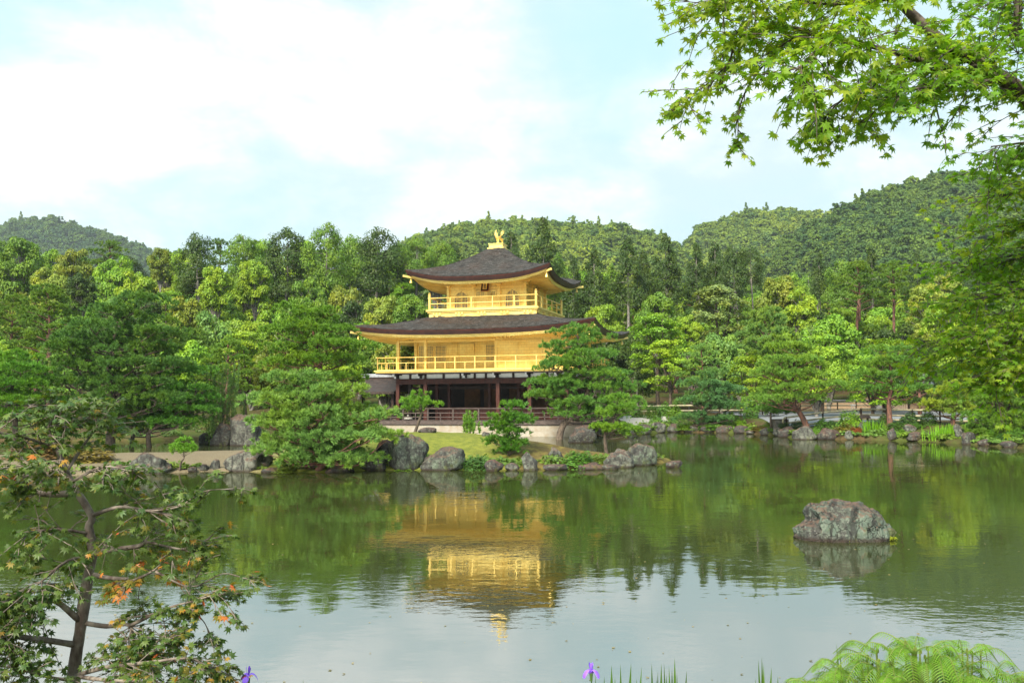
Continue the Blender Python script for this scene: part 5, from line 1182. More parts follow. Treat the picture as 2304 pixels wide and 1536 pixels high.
for px, py, wp, n, l_ in [(1962, 987, 76, 130, 'tall bright green iris clump at the far bank by the whitish stone'), (2135, 994, 92, 210, 'wide bright green iris clump at the far bank right of the yellow-green pine')]:
    Bp = W(px, py, 0); Bp[2] = max(0, gz(*Bp[:2])); s = Bp[1]/FPX; o = blades(n, wp*s*.62, .30, .80, .034, r).build('iris_clump', M_BLADE, loc=Bp, color=(.16, .36, .02)); tag(o, l_, 'iris', 'iris clumps in the water')
# ------------------------------------------------------------------ bamboo rail fences on the far bank
def rail_fence(pts_px, d0, d1, rails, label, rail_r=.055, posts=True, ph=.86, curl=False):
    A = P(pts_px[0], 900, d0); Bq = P(pts_px[1], 900, d1); L = math.hypot(Bq[0]-A[0], Bq[1]-A[1]); base = np.array([A[0], A[1], gz(A[0], A[1])])
    root = empty('bamboo_fence', base, 0, label, 'fence', 'bamboo rail fences on the far bank'); n = max(1, round(L/1.75))
    dv = np.array([Bq[0]-A[0], Bq[1]-A[1], 0])
    zz = lambda q: gz(A[0]+dv[0]*q, A[1]+dv[1]*q)-base[2]
    for hh in rails:
        b = MB(); pth = [dv*q+np.array([0, -.06, zz(q)+hh]) for q in np.linspace(0, 1, n+1)]
        if curl and hh == rails[0]: pth = [pth[0]+np.array([-.22, 0, -.38]), pth[0]+np.array([-.22, 0, -.12]), pth[0]+np.array([-.12, 0, -.02])]+pth
        b.tube(np.array(pth), rail_r, 7); b.build('rail', M_BAMBOO, root, smooth=True)
    for i in range(n+1):
        q = i/n; p_ = dv*q+np.array([0, 0, zz(q)]); b = MB(); b.tube([p_-np.array([0, 0, .2]), p_+np.array([0, 0, ph])], .05, 7)
        po = b.build('post', M_POST, root)
        b = MB()
        for hh in rails: b.tube([p_+np.array([0, -.06, hh-.05]), p_+np.array([0, -.06, hh+.05])], .062, 6)
        b.build('rope_tie', M_POST, po)
rail_fence((1768, 1935), 55, 53.6, (.82, .48, .22), 'three rail bamboo fence before the grey gravel from the curled corner to the hut pine', curl=True)
rail_fence((1937, 2178), 53.6, 49.0, (.82, .48, .22), 'three rail bamboo fence before the grey gravel right of the ticket hut pine')
rail_fence((1800, 1968), 79, 79, (.85, .55, .2), 'back bamboo fence behind the gravel left of the ticket hut')
rail_fence((1425, 1715), 70, 69.5, (.80, .40), 'long two rail bamboo fence along the back path behind the shrubs')
rail_fence((2180, 2330), 49.0, 45.5, (.82, .48), 'short bamboo fence behind the bushy pine at the right edge')
# small dark sign table, white notice, plank box, wheel sign
q = P(1942, 948, 52.6); zb = gz(q[0], q[1]); rt = empty('sign_board', (q[0], q[1], zb), .1, 'low dark slanted sign stand in front of the bamboo fence', 'sign')
b = MB(); b.add(np.array([[-.42, -.14, .40], [.42, -.14, .40], [.42, .14, .56], [-.42, .14, .56], [-.42, -.14, .36], [.42, -.14, .36], [.42, .14, .52], [-.42, .14, .52]]), [(0, 1, 2, 3), (7, 6, 5, 4), (0, 4, 5, 1), (1, 5, 6, 2), (2, 6, 7, 3), (3, 7, 4, 0)]); b.build('board', M_POST, rt)
for x in (-.28, .28): b = MB(); b.bar((x, 0, -.1), (x, 0, .44), .09); b.build('leg', M_POST, rt)
q = P(2189, 936, 50); zb = gz(q[0], q[1]); rt = empty('notice_board', (q[0], q[1], zb), 0, 'white notice board behind the bamboo fence near the right bushy pine', 'sign')
b = MB(); b.box(-.26, .26, -.02, .02, .62, 1.12); b.build('board', M_PAPER, rt); b = MB(); b.bar((0, .03, -.1), (0, .03, 1.1), .05); b.build('post', M_POST, rt)
q = P(1918, 915, 78.8); zb = gz(q[0], q[1]); rt = empty('round_sign', (q[0], q[1]-.12, zb), 0, 'small pale round sign hanging on the back bamboo fence', 'sign')
b = MB(); th = np.linspace(0, 2*PI, 25)
b.tube([(.16*math.cos(a), 0, .38+.16*math.sin(a)) for a in th], .025, 6, cap=False); b.bar((-.11, 0, .27), (.11, 0, .49), .03); b.build('ring', M_WHITE, rt)
b = MB(); b.box(-.24, .24, -.015, .015, .58, .66); b.build('bracket', M_WHITE, rt)
q = P(1755, 938, 56); zb = gz(q[0], q[1]); rt = empty('plank_box', (q[0], q[1], zb), .15, 'grey weathered plank box left of the fence corner', 'box')
b = MB(); b.box(-.42, .42, -.3, .3, -.1, .62); 
for k in range(4): b.box(-.43, .43, -.315, -.30, -.05+k*.165, .09+k*.165)
b.build('crate_body', simple('grey_plank', (.20, .18, .15), .85, var=.4), rt); b = MB(); b.box(-.46, .46, -.34, .34, .621, .66); b.build('lid', M_OLDTIMBER, rt)
# ------------------------------------------------------------------ ticket hut
hb = P(2008, 925, 83); hz_ = gz(hb[0], hb[1]); hut = empty('ticket_hut', (hb[0], hb[1], hz_), .05, 'timber ticket hut with tiled roof and paper notices behind the gravel', 'hut')
s_ = 83/FPX
def hx(px): return (px-2008)*s_
b = MB(); b.box(hx(1968), hx(2046), .4, 3.2, -.1, 2.5); b.build('wall', M_CLAY, hut)
M_BOARD = simple('weathered_boards', (.26, .20, .145), .8, var=.4, scale=4, stretch=(5, 1, .7))
b = MB()
for k in range(7): x0 = hx(2012)+k*.185; b.box(x0, x0+.17, .36, .398, .0, 1.42)
for z in (.05, .7, 1.36): b.box(hx(2012)-.03, hx(2012)+1.33, .33, .358, z, z+.07)
b.build('board_gate', M_BOARD, hut)
for x in (hx(1968), hx(1990), hx(2008), hx(2044)): b = MB(); b.bar((x, .3, -.1), (x, .3, 2.5), .15); b.build('post', M_BOARD, hut)
b = MB(); b.box(hx(1970), hx(1988), .38, .396, 0, 1.2); b.build('grey_panel', simple('grey_panel', (.22, .22, .21), .8), hut)
for x0, x1, z0, z1, mt in ((hx(1971), hx(1979), 1.05, 1.32, M_PAPER), (hx(1983), hx(1986), 1.05, 1.32, M_PAPER), (hx(2005.5), hx(2010), .82, 1.18, M_TEAL), (hx(2016), hx(2023), .85, 1.2, M_PAPER)):
    b = MB(); b.box(x0, x1, .20, .21, z0, z1); b.build('paper_notice', mt, hut)
b = MB(); ry = [-1.0, 1.8, 4.6]; rz_ = [2.35, 3.7, 2.35]
for dz, k in ((0, 1), (-.15, -1)): b.add(np.array([[x, y, z+dz] for x in (hx(1955), hx(2100)) for y, z in zip(ry, rz_)]), [(0, 1, 4, 3)[::k], (1, 2, 5, 4)[::k]])
for x in (hx(1955), hx(2100)): b.add(np.array([[x, y, z+dz] for dz in (0, -.15) for y, z in zip(ry, rz_)]), [(0, 1, 4, 3), (1, 2, 5, 4)])
b.box(hx(1955), hx(2100), -1.01, -.99, 2.19, 2.36); b.tube([(hx(1955), 1.8, 3.76), (hx(2100), 1.8, 3.76)], .12, 8); b.build('roof', M_TILE, hut)
b = MB(); b.box(hx(2046), hx(2098), .9, 1.1, -.1, 1.9); b.build('side_wall', M_CLAY, hut); b = MB(); b.bar((hx(2056), .84, -.1), (hx(2056), .84, 2.1), .16); b.build('post', M_POST, hut)
# long low clay wall behind the fence left of the hut
wb = P(1885, 925, 84); wl_ = empty('garden_wall', (wb[0], wb[1], gz(wb[0], wb[1])), 0, 'low ochre clay wall behind the back bamboo fence', 'wall')
b = MB(); b.box(-4.2, 3.4, 0, .3, -.2, .95); b.build('wall_body', M_CLAY, wl_); b = MB(); b.box(-4.3, 3.5, -.2, .5, .952, 1.02); b.build('coping', M_TILE, wl_)
# ------------------------------------------------------------------ visitor taking a photograph on the back path
M_SKIN = simple('skin', (.48, .27, .18), .6, var=.1); M_NAVY = simple('navy_cloth', (.012, .025, .085), .8, var=.3); M_BLUE = simple('blue_bag_cloth', (.02, .06, .26), .7, var=.25); M_HAIR = simple('black_hair', (.012, .010, .010), .5)
vp = P(1683, 905, 71.2); vz = gz(vp[0], vp[1])
per = empty('person', (vp[0], vp[1], vz), 0, 'visitor in dark blue holding a camera up behind the back bamboo fence', 'person')
def skinned(nm, V, E, Rd, mat, parent, lv=2):
    me = bpy.data.meshes.new(nm); me.from_pydata(V, E, []); o = bpy.data.objects.new(nm, me); COL.objects.link(o); o.parent = parent
    o.modifiers.new('skin', 'SKIN'); o.modifiers.new('sub', 'SUBSURF').render_levels = lv; me.materials.append(mat)
    for i, q_ in enumerate(Rd): me.skin_vertices[0].data[i].radius = (q_, q_) if not isinstance(q_, tuple) else q_; me.skin_vertices[0].data[i].use_root = (i == 0)
    return o
V = [(0, 0, .92), (0, 0, 1.12), (0, -.01, 1.34), (0, -.02, 1.44), (0, -.04, 1.50), (0, -.05, 1.58), (0, -.05, 1.68), (-.19, -.02, 1.39), (-.28, -.16, 1.22), (-.13, -.30, 1.45), (-.10, -.33, 1.53), (.19, -.02, 1.39), (.28, -.16, 1.22), (.11, -.30, 1.45), (.08, -.33, 1.53),
     (-.10, 0, .86), (-.11, -.02, .48), (-.11, .02, .09), (-.11, -.13, .04), (.10, 0, .86), (.11, -.02, .48), (.12, .02, .09), (.12, -.13, .04)]
E = [(0, 1), (1, 2), (2, 3), (3, 4), (4, 5), (5, 6), (2, 7), (7, 8), (8, 9), (9, 10), (2, 11), (11, 12), (12, 13), (13, 14), (0, 15), (15, 16), (16, 17), (17, 18), (0, 19), (19, 20), (20, 21), (21, 22)]
Rd = [(.15, .10), (.14, .10), (.16, .10), .06, .055, .095, .07, .06, .045, .034, .03, .06, .045, .034, .03, .09, .06, .04, .04, .09, .06, .04, .04]
body = skinned('body', V, E, Rd, M_SKIN, per)
sv = [(0, 0, .90), (0, 0, 1.12), (0, -.01, 1.35), (0, -.015, 1.42), (-.19, -.02, 1.39), (-.26, -.13, 1.26), (.19, -.02, 1.39), (.26, -.13, 1.26)]
skinned('shirt', sv, [(0, 1), (1, 2), (2, 3), (2, 4), (4, 5), (2, 6), (6, 7)], [(.165, .115), (.155, .115), (.175, .115), .075, .075, .06, .075, .06], M_NAVY, per)
skinned('trousers', [(0, 0, .93), (-.10, 0, .84), (-.11, -.02, .48), (-.11, .02, .10), (.10, 0, .84), (.11, -.02, .48), (.12, .02, .10)], [(0, 1), (1, 2), (2, 3), (0, 4), (4, 5), (5, 6)], [(.16, .11), .10, .075, .06, .10, .075, .06], M_NAVY, per)
v, f = ico(3); q = v*np.array([.098, .108, .105])+np.array([0, -.025, 1.665]); keep = np.array([(q[i].mean(0)[1] > -.09) or (q[i].mean(0)[2] > 1.71) for i in f]); b = MB(); b.add(q, f[keep]); b.build('hair', M_HAIR, per, smooth=True)
for sg in (-1, 1):
    b = MB()
    for k in range(4): b.tube([(sg*.09+sg*.004*k, -.335, 1.54-.018*k), (sg*.075, -.365, 1.555-.018*k), (sg*.05, -.372, 1.55-.018*k)], [.009, .009, .006], 5)
    b.tube([(sg*.085, -.33, 1.535), (sg*.06, -.345, 1.505), (sg*.045, -.36, 1.505)], [.011, .010, .007], 5); b.build('fingers', M_SKIN, body)
cmr = empty('camera_device', (vp[0], vp[1], vz), 0, 'small dark camera held up by the visitor', 'camera')
b = MB(); b.box(-.065, .065, -.40, -.34, 1.50, 1.585); b.box(-.025, .025, -.39, -.35, 1.585, 1.605); cb = b.build('camera_body', M_BLACK, cmr)
b = MB(); b.tube([(0, -.40, 1.54), (0, -.48, 1.54)], .034, 12); b.build('lens', M_BLACK, cmr)
bag = empty('shoulder_bag', (vp[0]+.12, vp[1]-.15, vz), .2, 'bright blue bag at the hip of the visitor in dark blue', 'bag')
b = MB(); b.box(-.16, .16, -.07, .07, .88, 1.16); b.build('pouch', M_BLUE, bag); b = MB(); b.tube([(-.14, 0, 1.15), (-.10, .08, 1.35), (-.1, .12, 1.46)], .012, 5); b.build('strap', M_BLUE, bag)
# ------------------------------------------------------------------ maple leaves close to the camera
def maple_leaf():
    ang = np.radians([0, 38, 76, 118]); ln = [1.0, .92, .72, .42]
    pts = [(0.0, 0.0)]
    lob = []
    for a, L in list(zip(-ang[::-1], ln[::-1]))+list(zip(ang[1:], ln[1:])): lob.append((a, L))
    v = [(0, -.02, 0)]; n = len(lob)
    for i, (a, L) in enumerate(lob):
        dx, dy = math.sin(a), math.cos(a); px_, py_ = dy, -dx
        v += [(dx*L*.52-px_*.125*L, dy*L*.52-py_*.125*L, -.03), (dx*L*.22, dy*L*.22, .015), (dx*L*.52+px_*.125*L, dy*L*.52+py_*.125*L, -.03), (dx*L, dy*L, -.16*L)]
    f = []
    for i in range(n):
        k = 1+4*i; f += [(0, k, k+1), (0, k+1, k+2), (k+1, k, k+3), (k+1, k+3, k+2)]
        if i < n-1: f.append((0, k+2, k+4))
    v = np.array(v); v[:, :2] *= .55; v[:, 2] *= .55; return v, np.array(f)
LEAF_V, LEAF_F = maple_leaf()
class Boughs:
    """branches given as polylines; twigs and paired leaves grow from them"""
    def __init__(s, seed): s.r = np.random.default_rng(seed); s.w = MB(); s.hot = False; s.hotp = .5; s.dens = 1.12; s.P = []; s.D = []; s.S = []; s.T = []
    def bough(s, pts, r0, r1, n=20): p = smooth_path(pts, n); k = np.linspace(0, 1, len(p)); s.w.tube(p, (r0+(r1-r0)*k)*(1+.16*fbm(p, 3, 3, 4.0)), 8); return p
    def leaf(s, p, out, size, tone=0.0, droop=.55, up=1.0):
        r = s.r
        # leaf x-y plane: tip direction 'out' with droop; normal mostly up
        tip = out/(np.linalg.norm(out)+1e-6)+np.array([0, 0, -droop*r.uniform(.2, 1.4)])+r.normal(0, .35, 3); tip /= np.linalg.norm(tip)
        nz = np.array([0, 0, up])+r.normal(0, .45, 3); nz -= tip*(nz@tip); nz /= np.linalg.norm(nz)+1e-6
        x = np.cross(tip, nz); s.P.append(p); s.D.append(np.stack([x, tip, nz], -1)); s.S.append(size*r.uniform(.7, 1.2)); s.T.append(tone)
    def twig(s, p0, d, L, size, n, tonef, gap=.045, rad=.0025, droop=.25):
        r = s.r; d = d/np.linalg.norm(d); pts = [p0]; k = max(3, int(L/gap)); cur = d.copy()
        for i in range(k):
            cur = cur+np.array([0, 0, -droop/k])+r.normal(0, .10, 3); cur /= np.linalg.norm(cur); pts.append(pts[-1]+cur*L/k)
        pts = np.array(pts); s.w.tube(pts, np.linspace(rad, rad*.4, len(pts)), 4, cap=False)
        side = np.cross(cur, [0, 0, 1]); side /= np.linalg.norm(side)+1e-6
        for i in range(1, len(pts)):
            for sg in (-1, 1):
                if r.uniform() < .88: s.leaf(pts[i]+sg*side*size*.25+r.normal(0, .006, 3), side*sg+cur*.6, size, tonef(i/len(pts)))
        s.leaf(pts[-1], cur, size, tonef(1.0)); return pts
    def spray(s, path, n, L, size, tonef, t0=.1, t1=1.0, spread=1.0, bias=(0, 0, 0), sub=2):
        """n twigs along a bough path"""
        r = s.r
        for i in range(int(n*s.dens)):
            q = r.uniform(t0, t1)*(len(path)-1); k = int(min(q, len(path)-2)); p0 = path[k]+(path[k+1]-path[k])*(q-k); tn = path[k+1]-path[k]; tn = tn/(np.linalg.norm(tn)+1e-9)
            a = r.normal(size=3)*np.array([1, 1, .45])*spread+np.array(bias); d = tn*.7+a*.8
            s.hot = r.uniform() < s.hotp; l_ = L*r.uniform(.5, 1.15); pts = s.twig(p0, d, l_, size, 0, tonef)
            for j in range(sub):
                k2 = r.integers(1, len(pts)-1); s.twig(pts[k2], (pts[k2]-pts[k2-1])/np.linalg.norm(pts[k2]-pts[k2-1])+r.normal(0, .6, 3)*[1, 1, .4], l_*.5, size, 0, tonef)
    def finish(s, root, mats, barkmat, o):
        """leaves split by tone class into separate crown meshes"""
        Pp = np.array(s.P)-o; D = np.array(s.D); S = np.array(s.S); T = np.array(s.T)
        for v in s.w.v: v -= o.astype(np.float32)
        s.w.build('trunk', barkmat, root, smooth=True)
        b = MB()
        b.inst(LEAF_V, LEAF_F, Pp, D, S, T); c = b.build('crown', mats, root, att=True); return len(Pp), c
def maple_leaf_material(name, cols, trans, var):
    m, t, out = material(name); g = t.node('ShaderNodeNewGeometry'); a = t.node('ShaderNodeAttribute', attribute_name='tone').outputs['Fac']
    cr = t.node('ShaderNodeValToRGB'); t.l.new(a, cr.inputs[0]); e = cr.color_ramp.elements
    while len(e) < len(cols): e.new(.5)
    for i, (p_, c_) in enumerate(cols): e[i].position = p_; e[i].color = (*c_, 1)
    v = t.math('ADD', t.math('MULTIPLY', g.outputs['Random Per Island'], var), 1-var*.5); vc = t.node('ShaderNodeCombineColor'); [t.l.new(v, vc.inputs[i]) for i in range(3)]
    col = t.mix(1.0, cr.outputs[0], vc.outputs[0], 'MULTIPLY')
    b = t.node('ShaderNodeBsdfPrincipled', ins={'Roughness': .42, 'Specular IOR Level': .3}); t.l.new(col, b.inputs['Base Color'])
    tr = t.node('ShaderNodeBsdfTranslucent'); t.l.new(t.mix(1.0, col, (1.5, 1.45, .5), 'MULTIPLY'), tr.inputs[0])
    mx = t.node('ShaderNodeMixShader', ins={0: trans}); t.l.new(b.outputs[0], mx.inputs[1]); t.l.new(tr.outputs[0], mx.inputs[2]); t.l.new(mx.outputs[0], out.inputs[0]); return m
M_MGREEN = maple_leaf_material('green_maple_leaves', [(0, (.10, .225, .016)), (.5, (.155, .295, .02)), (1, (.29, .355, .03))], .52, .45)
M_MRED = maple_leaf_material('turning_maple_leaves', [(0, (.050, .100, .024)), (.42, (.105, .150, .026)), (.68, (.33, .19, .025)), (1, (.52, .085, .03))], .35, .5)
M_MBARK = simple('maple_bark', (.11, .085, .065), .85, var=.6, scale=30, c2=(.04, .03, .025), bmp=.004)
M_PALEBARK = simple('pale_maple_bark', (.19, .16, .13), .9, var=.5, scale=26, c2=(.08, .055, .045), bmp=.006, stretch=(1, 1, .5))
# --- right maple: leaning trunk outside the frame, boughs across the upper right and down the right edge
def rm():
    B = Boughs(71); d = 4.0
    q = lambda px, py, dd=d: P(px, py, dd)
    foot = np.array([4.15, 4.2, gz(4.15, 4.2)])
    trunk = B.bough([foot-[0, 0, .2], foot+[-.05, 0, .5], foot+[-.25, .0, 1.1], q(2560, 520, 4.15), q(2420, 330, 4.1)], .085, .045)
    m1 = B.bough([trunk[-1], q(2304, 215, 4.0), q(2215, 148, 3.95), q(2110, 85, 3.9), q(2010, -5, 3.85), q(1900, -90, 3.8)], .040, .016)
    b2 = B.bough([q(2250, 172, 3.95), q(2120, 150, 3.9), q(1990, 112, 3.8), q(1880, 88, 3.75), q(1800, 66, 3.7), q(1735, 55, 3.7)], .017, .006)
    b3 = B.bough([q(2150, 110, 3.9), q(2050, 130, 4.1), q(1960, 185, 4.15), q(1895, 225, 4.15), q(1858, 262, 4.15)], .012, .003)
    b4 = B.bough([q(1830, 75, 3.7), q(1765, 100, 3.7), q(1700, 170, 3.7), q(1665, 240, 3.7), q(1660, 330, 3.72)], .007, .002)
    b5 = B.bough([q(1760, 60, 3.7), q(1660, 95, 3.65), q(1640, 140, 3.62), q(1590, 190, 3.6), q(1525, 235, 3.6)], .006, .002)
    b6 = B.bough([q(2000, 0, 3.85), q(1860, 10, 3.7), q(1740, -10, 3.6), q(1630, 10, 3.5)], .008, .003)
    b7 = B.bough([q(2330, 120, 4.3), q(2290, 70, 4.3), q(2290, 0, 4.3), q(2260, -60, 4.3)], .030, .018)
    b8 = B.bough([q(2260, 178, 3.9), q(2150, 190, 3.75), q(2060, 200, 3.65), q(2010, 205, 3.6)], .010, .003)
    b9 = B.bough([q(1960, -30, 3.8), q(1900, 60, 3.55), q(1830, 120, 3.45), q(1790, 160, 3.4)], .009, .003)
    gt = lambda t_: float(np.clip(B.r.normal(.55, .22)+.15*t_, 0, 1)); dk = lambda t_: float(np.clip(B.r.normal(.36, .2), 0, 1)); yl = lambda t_: float(np.clip(B.r.normal(.75, .2), 0, 1))
    sz = .062
    B.spray(m1, 40, .34, sz, gt, .15, 1, .9, (-.2, -.1, .0)); B.spray(m1, 16, .34, sz, dk, .05, .5, .9, (.1, .2, .05))
    B.spray(b2, 36, .32, sz*1.08, gt, .15, 1, .9, (-.1, 0, -.1)); B.spray(b3, 22, .26, sz, gt, .2, 1, .7, (0, 0, -.25)); B.spray(b3, 6, .22, sz, gt, .8, 1, .5, (-.1, 0, -.5), 1)
    B.spray(b4, 9, .20, sz*.78, gt, .2, .75, .7, (-.2, 0, -.1), 1); B.spray(b4, 3, .08, sz*.8, gt, .85, 1, .5, (0, 0, -.3), 0)
    B.spray(b5, 16, .18, sz*.8, yl, .2, 1, .7, (-.2, 0, -.1), 1); B.spray(b5, 5, .12, sz*.8, yl, .85, 1, .6, (-.2, 0, -.2), 1); B.spray(b4, 4, .10, sz*.8, gt, .7, 1, .6, (0, 0, -.3), 0); B.spray(b6, 32, .30, sz*.95, yl, .1, 1, .8, (-.2, 0, 0)); B.spray(b7, 34, .4, sz, dk, 0, 1, 1.0, (-.2, 0, 0))
    B.spray(b8, 24, .24, sz, dk, .1, 1, .7, (-.1, 0, -.1)); B.spray(b9, 20, .30, sz*1.15, gt, .1, 1, .9, (-.1, 0, -.1))
    # layered boughs down the right edge, a little farther off
    for (x0, y0, x1, y1, dd, n, tn) in [(2420, 330, 2230, 330, 4.6, 12, dk), (2430, 330, 2215, 375, 4.8, 14, dk), (2440, 440, 2235, 440, 4.8, 18, gt), (2450, 500, 2215, 515, 5.0, 22, gt), (2450, 570, 2190, 600, 5.2, 28, dk), (2460, 570, 2140, 595, 5.3, 22, dk),
                                        (2450, 640, 2160, 680, 5.0, 28, gt), (2460, 700, 2130, 765, 4.9, 32, gt), (2460, 760, 2110, 800, 5.0, 30, gt), (2470, 790, 2180, 850, 4.9, 26, gt), (2470, 850, 2200, 870, 5.0, 20, dk), (2480, 620, 2250, 640, 5.4, 22, dk), (2480, 720, 2230, 720, 5.5, 26, dk), (2480, 540, 2280, 560, 5.5, 22, gt), (2470, 380, 2270, 400, 5.2, 14, gt), (2470, 820, 2150, 815, 5.5, 22, dk)]:
        p_ = B.bough([q(2620, y0-60, dd*.95), q(x0, y0, dd), q((x0+x1)/2+20, (y0+y1)/2-12, dd), q(x1, y1, dd)], .012, .003, 12)
        B.spray(p_, n, .32, sz*.92, tn, .35, 1, .7, (-.25, 0, -.05), 2)
    o = foot; root = empty('maple_tree', o, 0, 'bright green maple reaching in from the right with boughs over the sky', 'tree')
    B.finish(root, M_MGREEN, M_MBARK, o)
rm()
# --- left maple: dwarf tree with bent pale trunk and turning leaves
def lm():
    B = Boughs(72); B.dens = .98; B.hotp = .36; d = 3.7; q = lambda px, py, dd=d: P(px, py, dd)
    fx = q(150, 1600, d); foot = np.array([fx[0], fx[1], gz(fx[0], fx[1])])
    tr = B.bough([foot-[0, 0, .15], q(165, 1530), q(180, 1420), q(196, 1310), q(208, 1240), q(200, 1185), q(206, 1160), q(170, 1100), q(150, 1060), q(128, 1010)], .027, .009, 40)
    # thicker middle
    gr = lambda t_: float(np.clip(B.r.normal(.2, .16), 0, 1)); wr = lambda t_: float(np.clip(B.r.normal(.24, .13)+(B.r.normal(.42, .18)*np.clip((t_-.45)/.4, 0, 1) if B.hot else 0), 0, 1)); hot = lambda t_: float(np.clip(B.r.normal(.56, .18), 0, 1))
    sz = .047
    def br(pts, r0, r1, n, L, tn, t0=.25, sp=.9, bias=(0, 0, 0), dd=None):
        p_ = B.bough([q(a, b_, dd or d) if len(c_) == 0 else q(a, b_, c_[0]) for a, b_, *c_ in pts], r0, r1, 14); B.spray(p_, n, L, sz, tn, t0, 1, sp, bias, 2); return p_
    br([(128, 1010), (110, 960), (150, 920), (200, 905, 3.6)], .009, .002, 20, .20, gr, .1); br([(150, 1060), (200, 985, 3.8), (240, 945, 3.8)], .007, .002, 16, .18, gr); br([(128, 1010), (60, 985, 3.6), (-10, 970, 3.5)], .008, .002, 20, .22, gr, .0)
    br([(158, 1110), (90, 1110), (30, 1085, 3.6), (-40, 1065, 3.6)], .014, .006, 16, .20, gr, .2); br([(160, 1085), (230, 1050, 3.6), (300, 1060, 3.55)], .007, .002, 18, .18, gr, .2); br([(150, 1060), (120, 1040, 3.5), (60, 1050, 3.4)], .006, .002, 14, .18, wr, .1)
    br([(206, 1160), (270, 1140, 3.6), (340, 1150, 3.6), (400, 1160, 3.65)], .009, .003, 18, .20, wr, .2); br([(330, 1150, 3.6), (400, 1140, 3.6), (460, 1105, 3.6), (520, 1100, 3.6)], .004, .0015, 7, .12, wr, .3, .6); br([(204, 1200), (130, 1190, 3.6), (60, 1200, 3.55)], .007, .002, 18, .20, gr, .2)
    br([(208, 1245), (260, 1235), (310, 1228), (330, 1215)], .011, .007, 12, .20, wr, .5); br([(330, 1218), (420, 1235, 3.65), (470, 1210, 3.7)], .005, .002, 8, .16, wr, .2, .7)
    br([(200, 1290), (250, 1300), (310, 1300, 3.65), (350, 1280, 3.65)], .012, .004, 12, .18, hot, .3); br([(204, 1250), (150, 1262, 3.6), (90, 1310, 3.5), (50, 1340, 3.5)], .008, .002, 22, .20, gr, .2); br([(350, 1285, 3.65), (430, 1320, 3.65), (500, 1290, 3.7), (548, 1300, 3.7)], .005, .0015, 9, .15, wr, .2, .6)
    br([(185, 1400), (120, 1350, 3.6), (60, 1370, 3.5), (-20, 1350, 3.5)], .014, .006, 22, .22, gr, .3); br([(172, 1450), (110, 1440, 3.6), (40, 1430, 3.5), (-30, 1400, 3.5)], .016, .008, 16, .22, gr, .35)
    br([(186, 1400), (240, 1408), (290, 1405), (300, 1440)], .010, .006, 18, .22, gr, .4); br([(290, 1408), (370, 1370, 3.6), (440, 1350, 3.6), (490, 1335, 3.6)], .007, .002, 18, .18, wr, .15, .8); br([(420, 1360, 3.6), (460, 1400, 3.6), (472, 1440, 3.6)], .003, .001, 5, .10, gr, .3, .5)
    br([(165, 1520), (240, 1500, 3.5), (330, 1490, 3.4), (420, 1480, 3.4), (470, 1500, 3.4)], .010, .003, 26, .20, wr, .15); br([(165, 1520), (250, 1530, 3.4), (350, 1535, 3.3), (400, 1545, 3.3)], .009, .003, 22, .20, wr, .15); br([(160, 1530), (100, 1520, 3.5), (30, 1500, 3.4)], .008, .003, 12, .18, gr, .2)
    br([(300, 1440), (310, 1470, 3.6), (360, 1440, 3.55), (420, 1430, 3.5)], .006, .002, 20, .18, gr, .1); br([(-30, 1400, 3.5), (0, 1420, 3.4), (30, 1450, 3.4)], .006, .002, 12, .16, gr, .0)
    root = empty('maple_tree', foot, 0, 'small bent maple with pale trunk and reddening leaves at the left front', 'tree')
    B.finish(root, M_MRED, M_PALEBARK, foot)
lm()
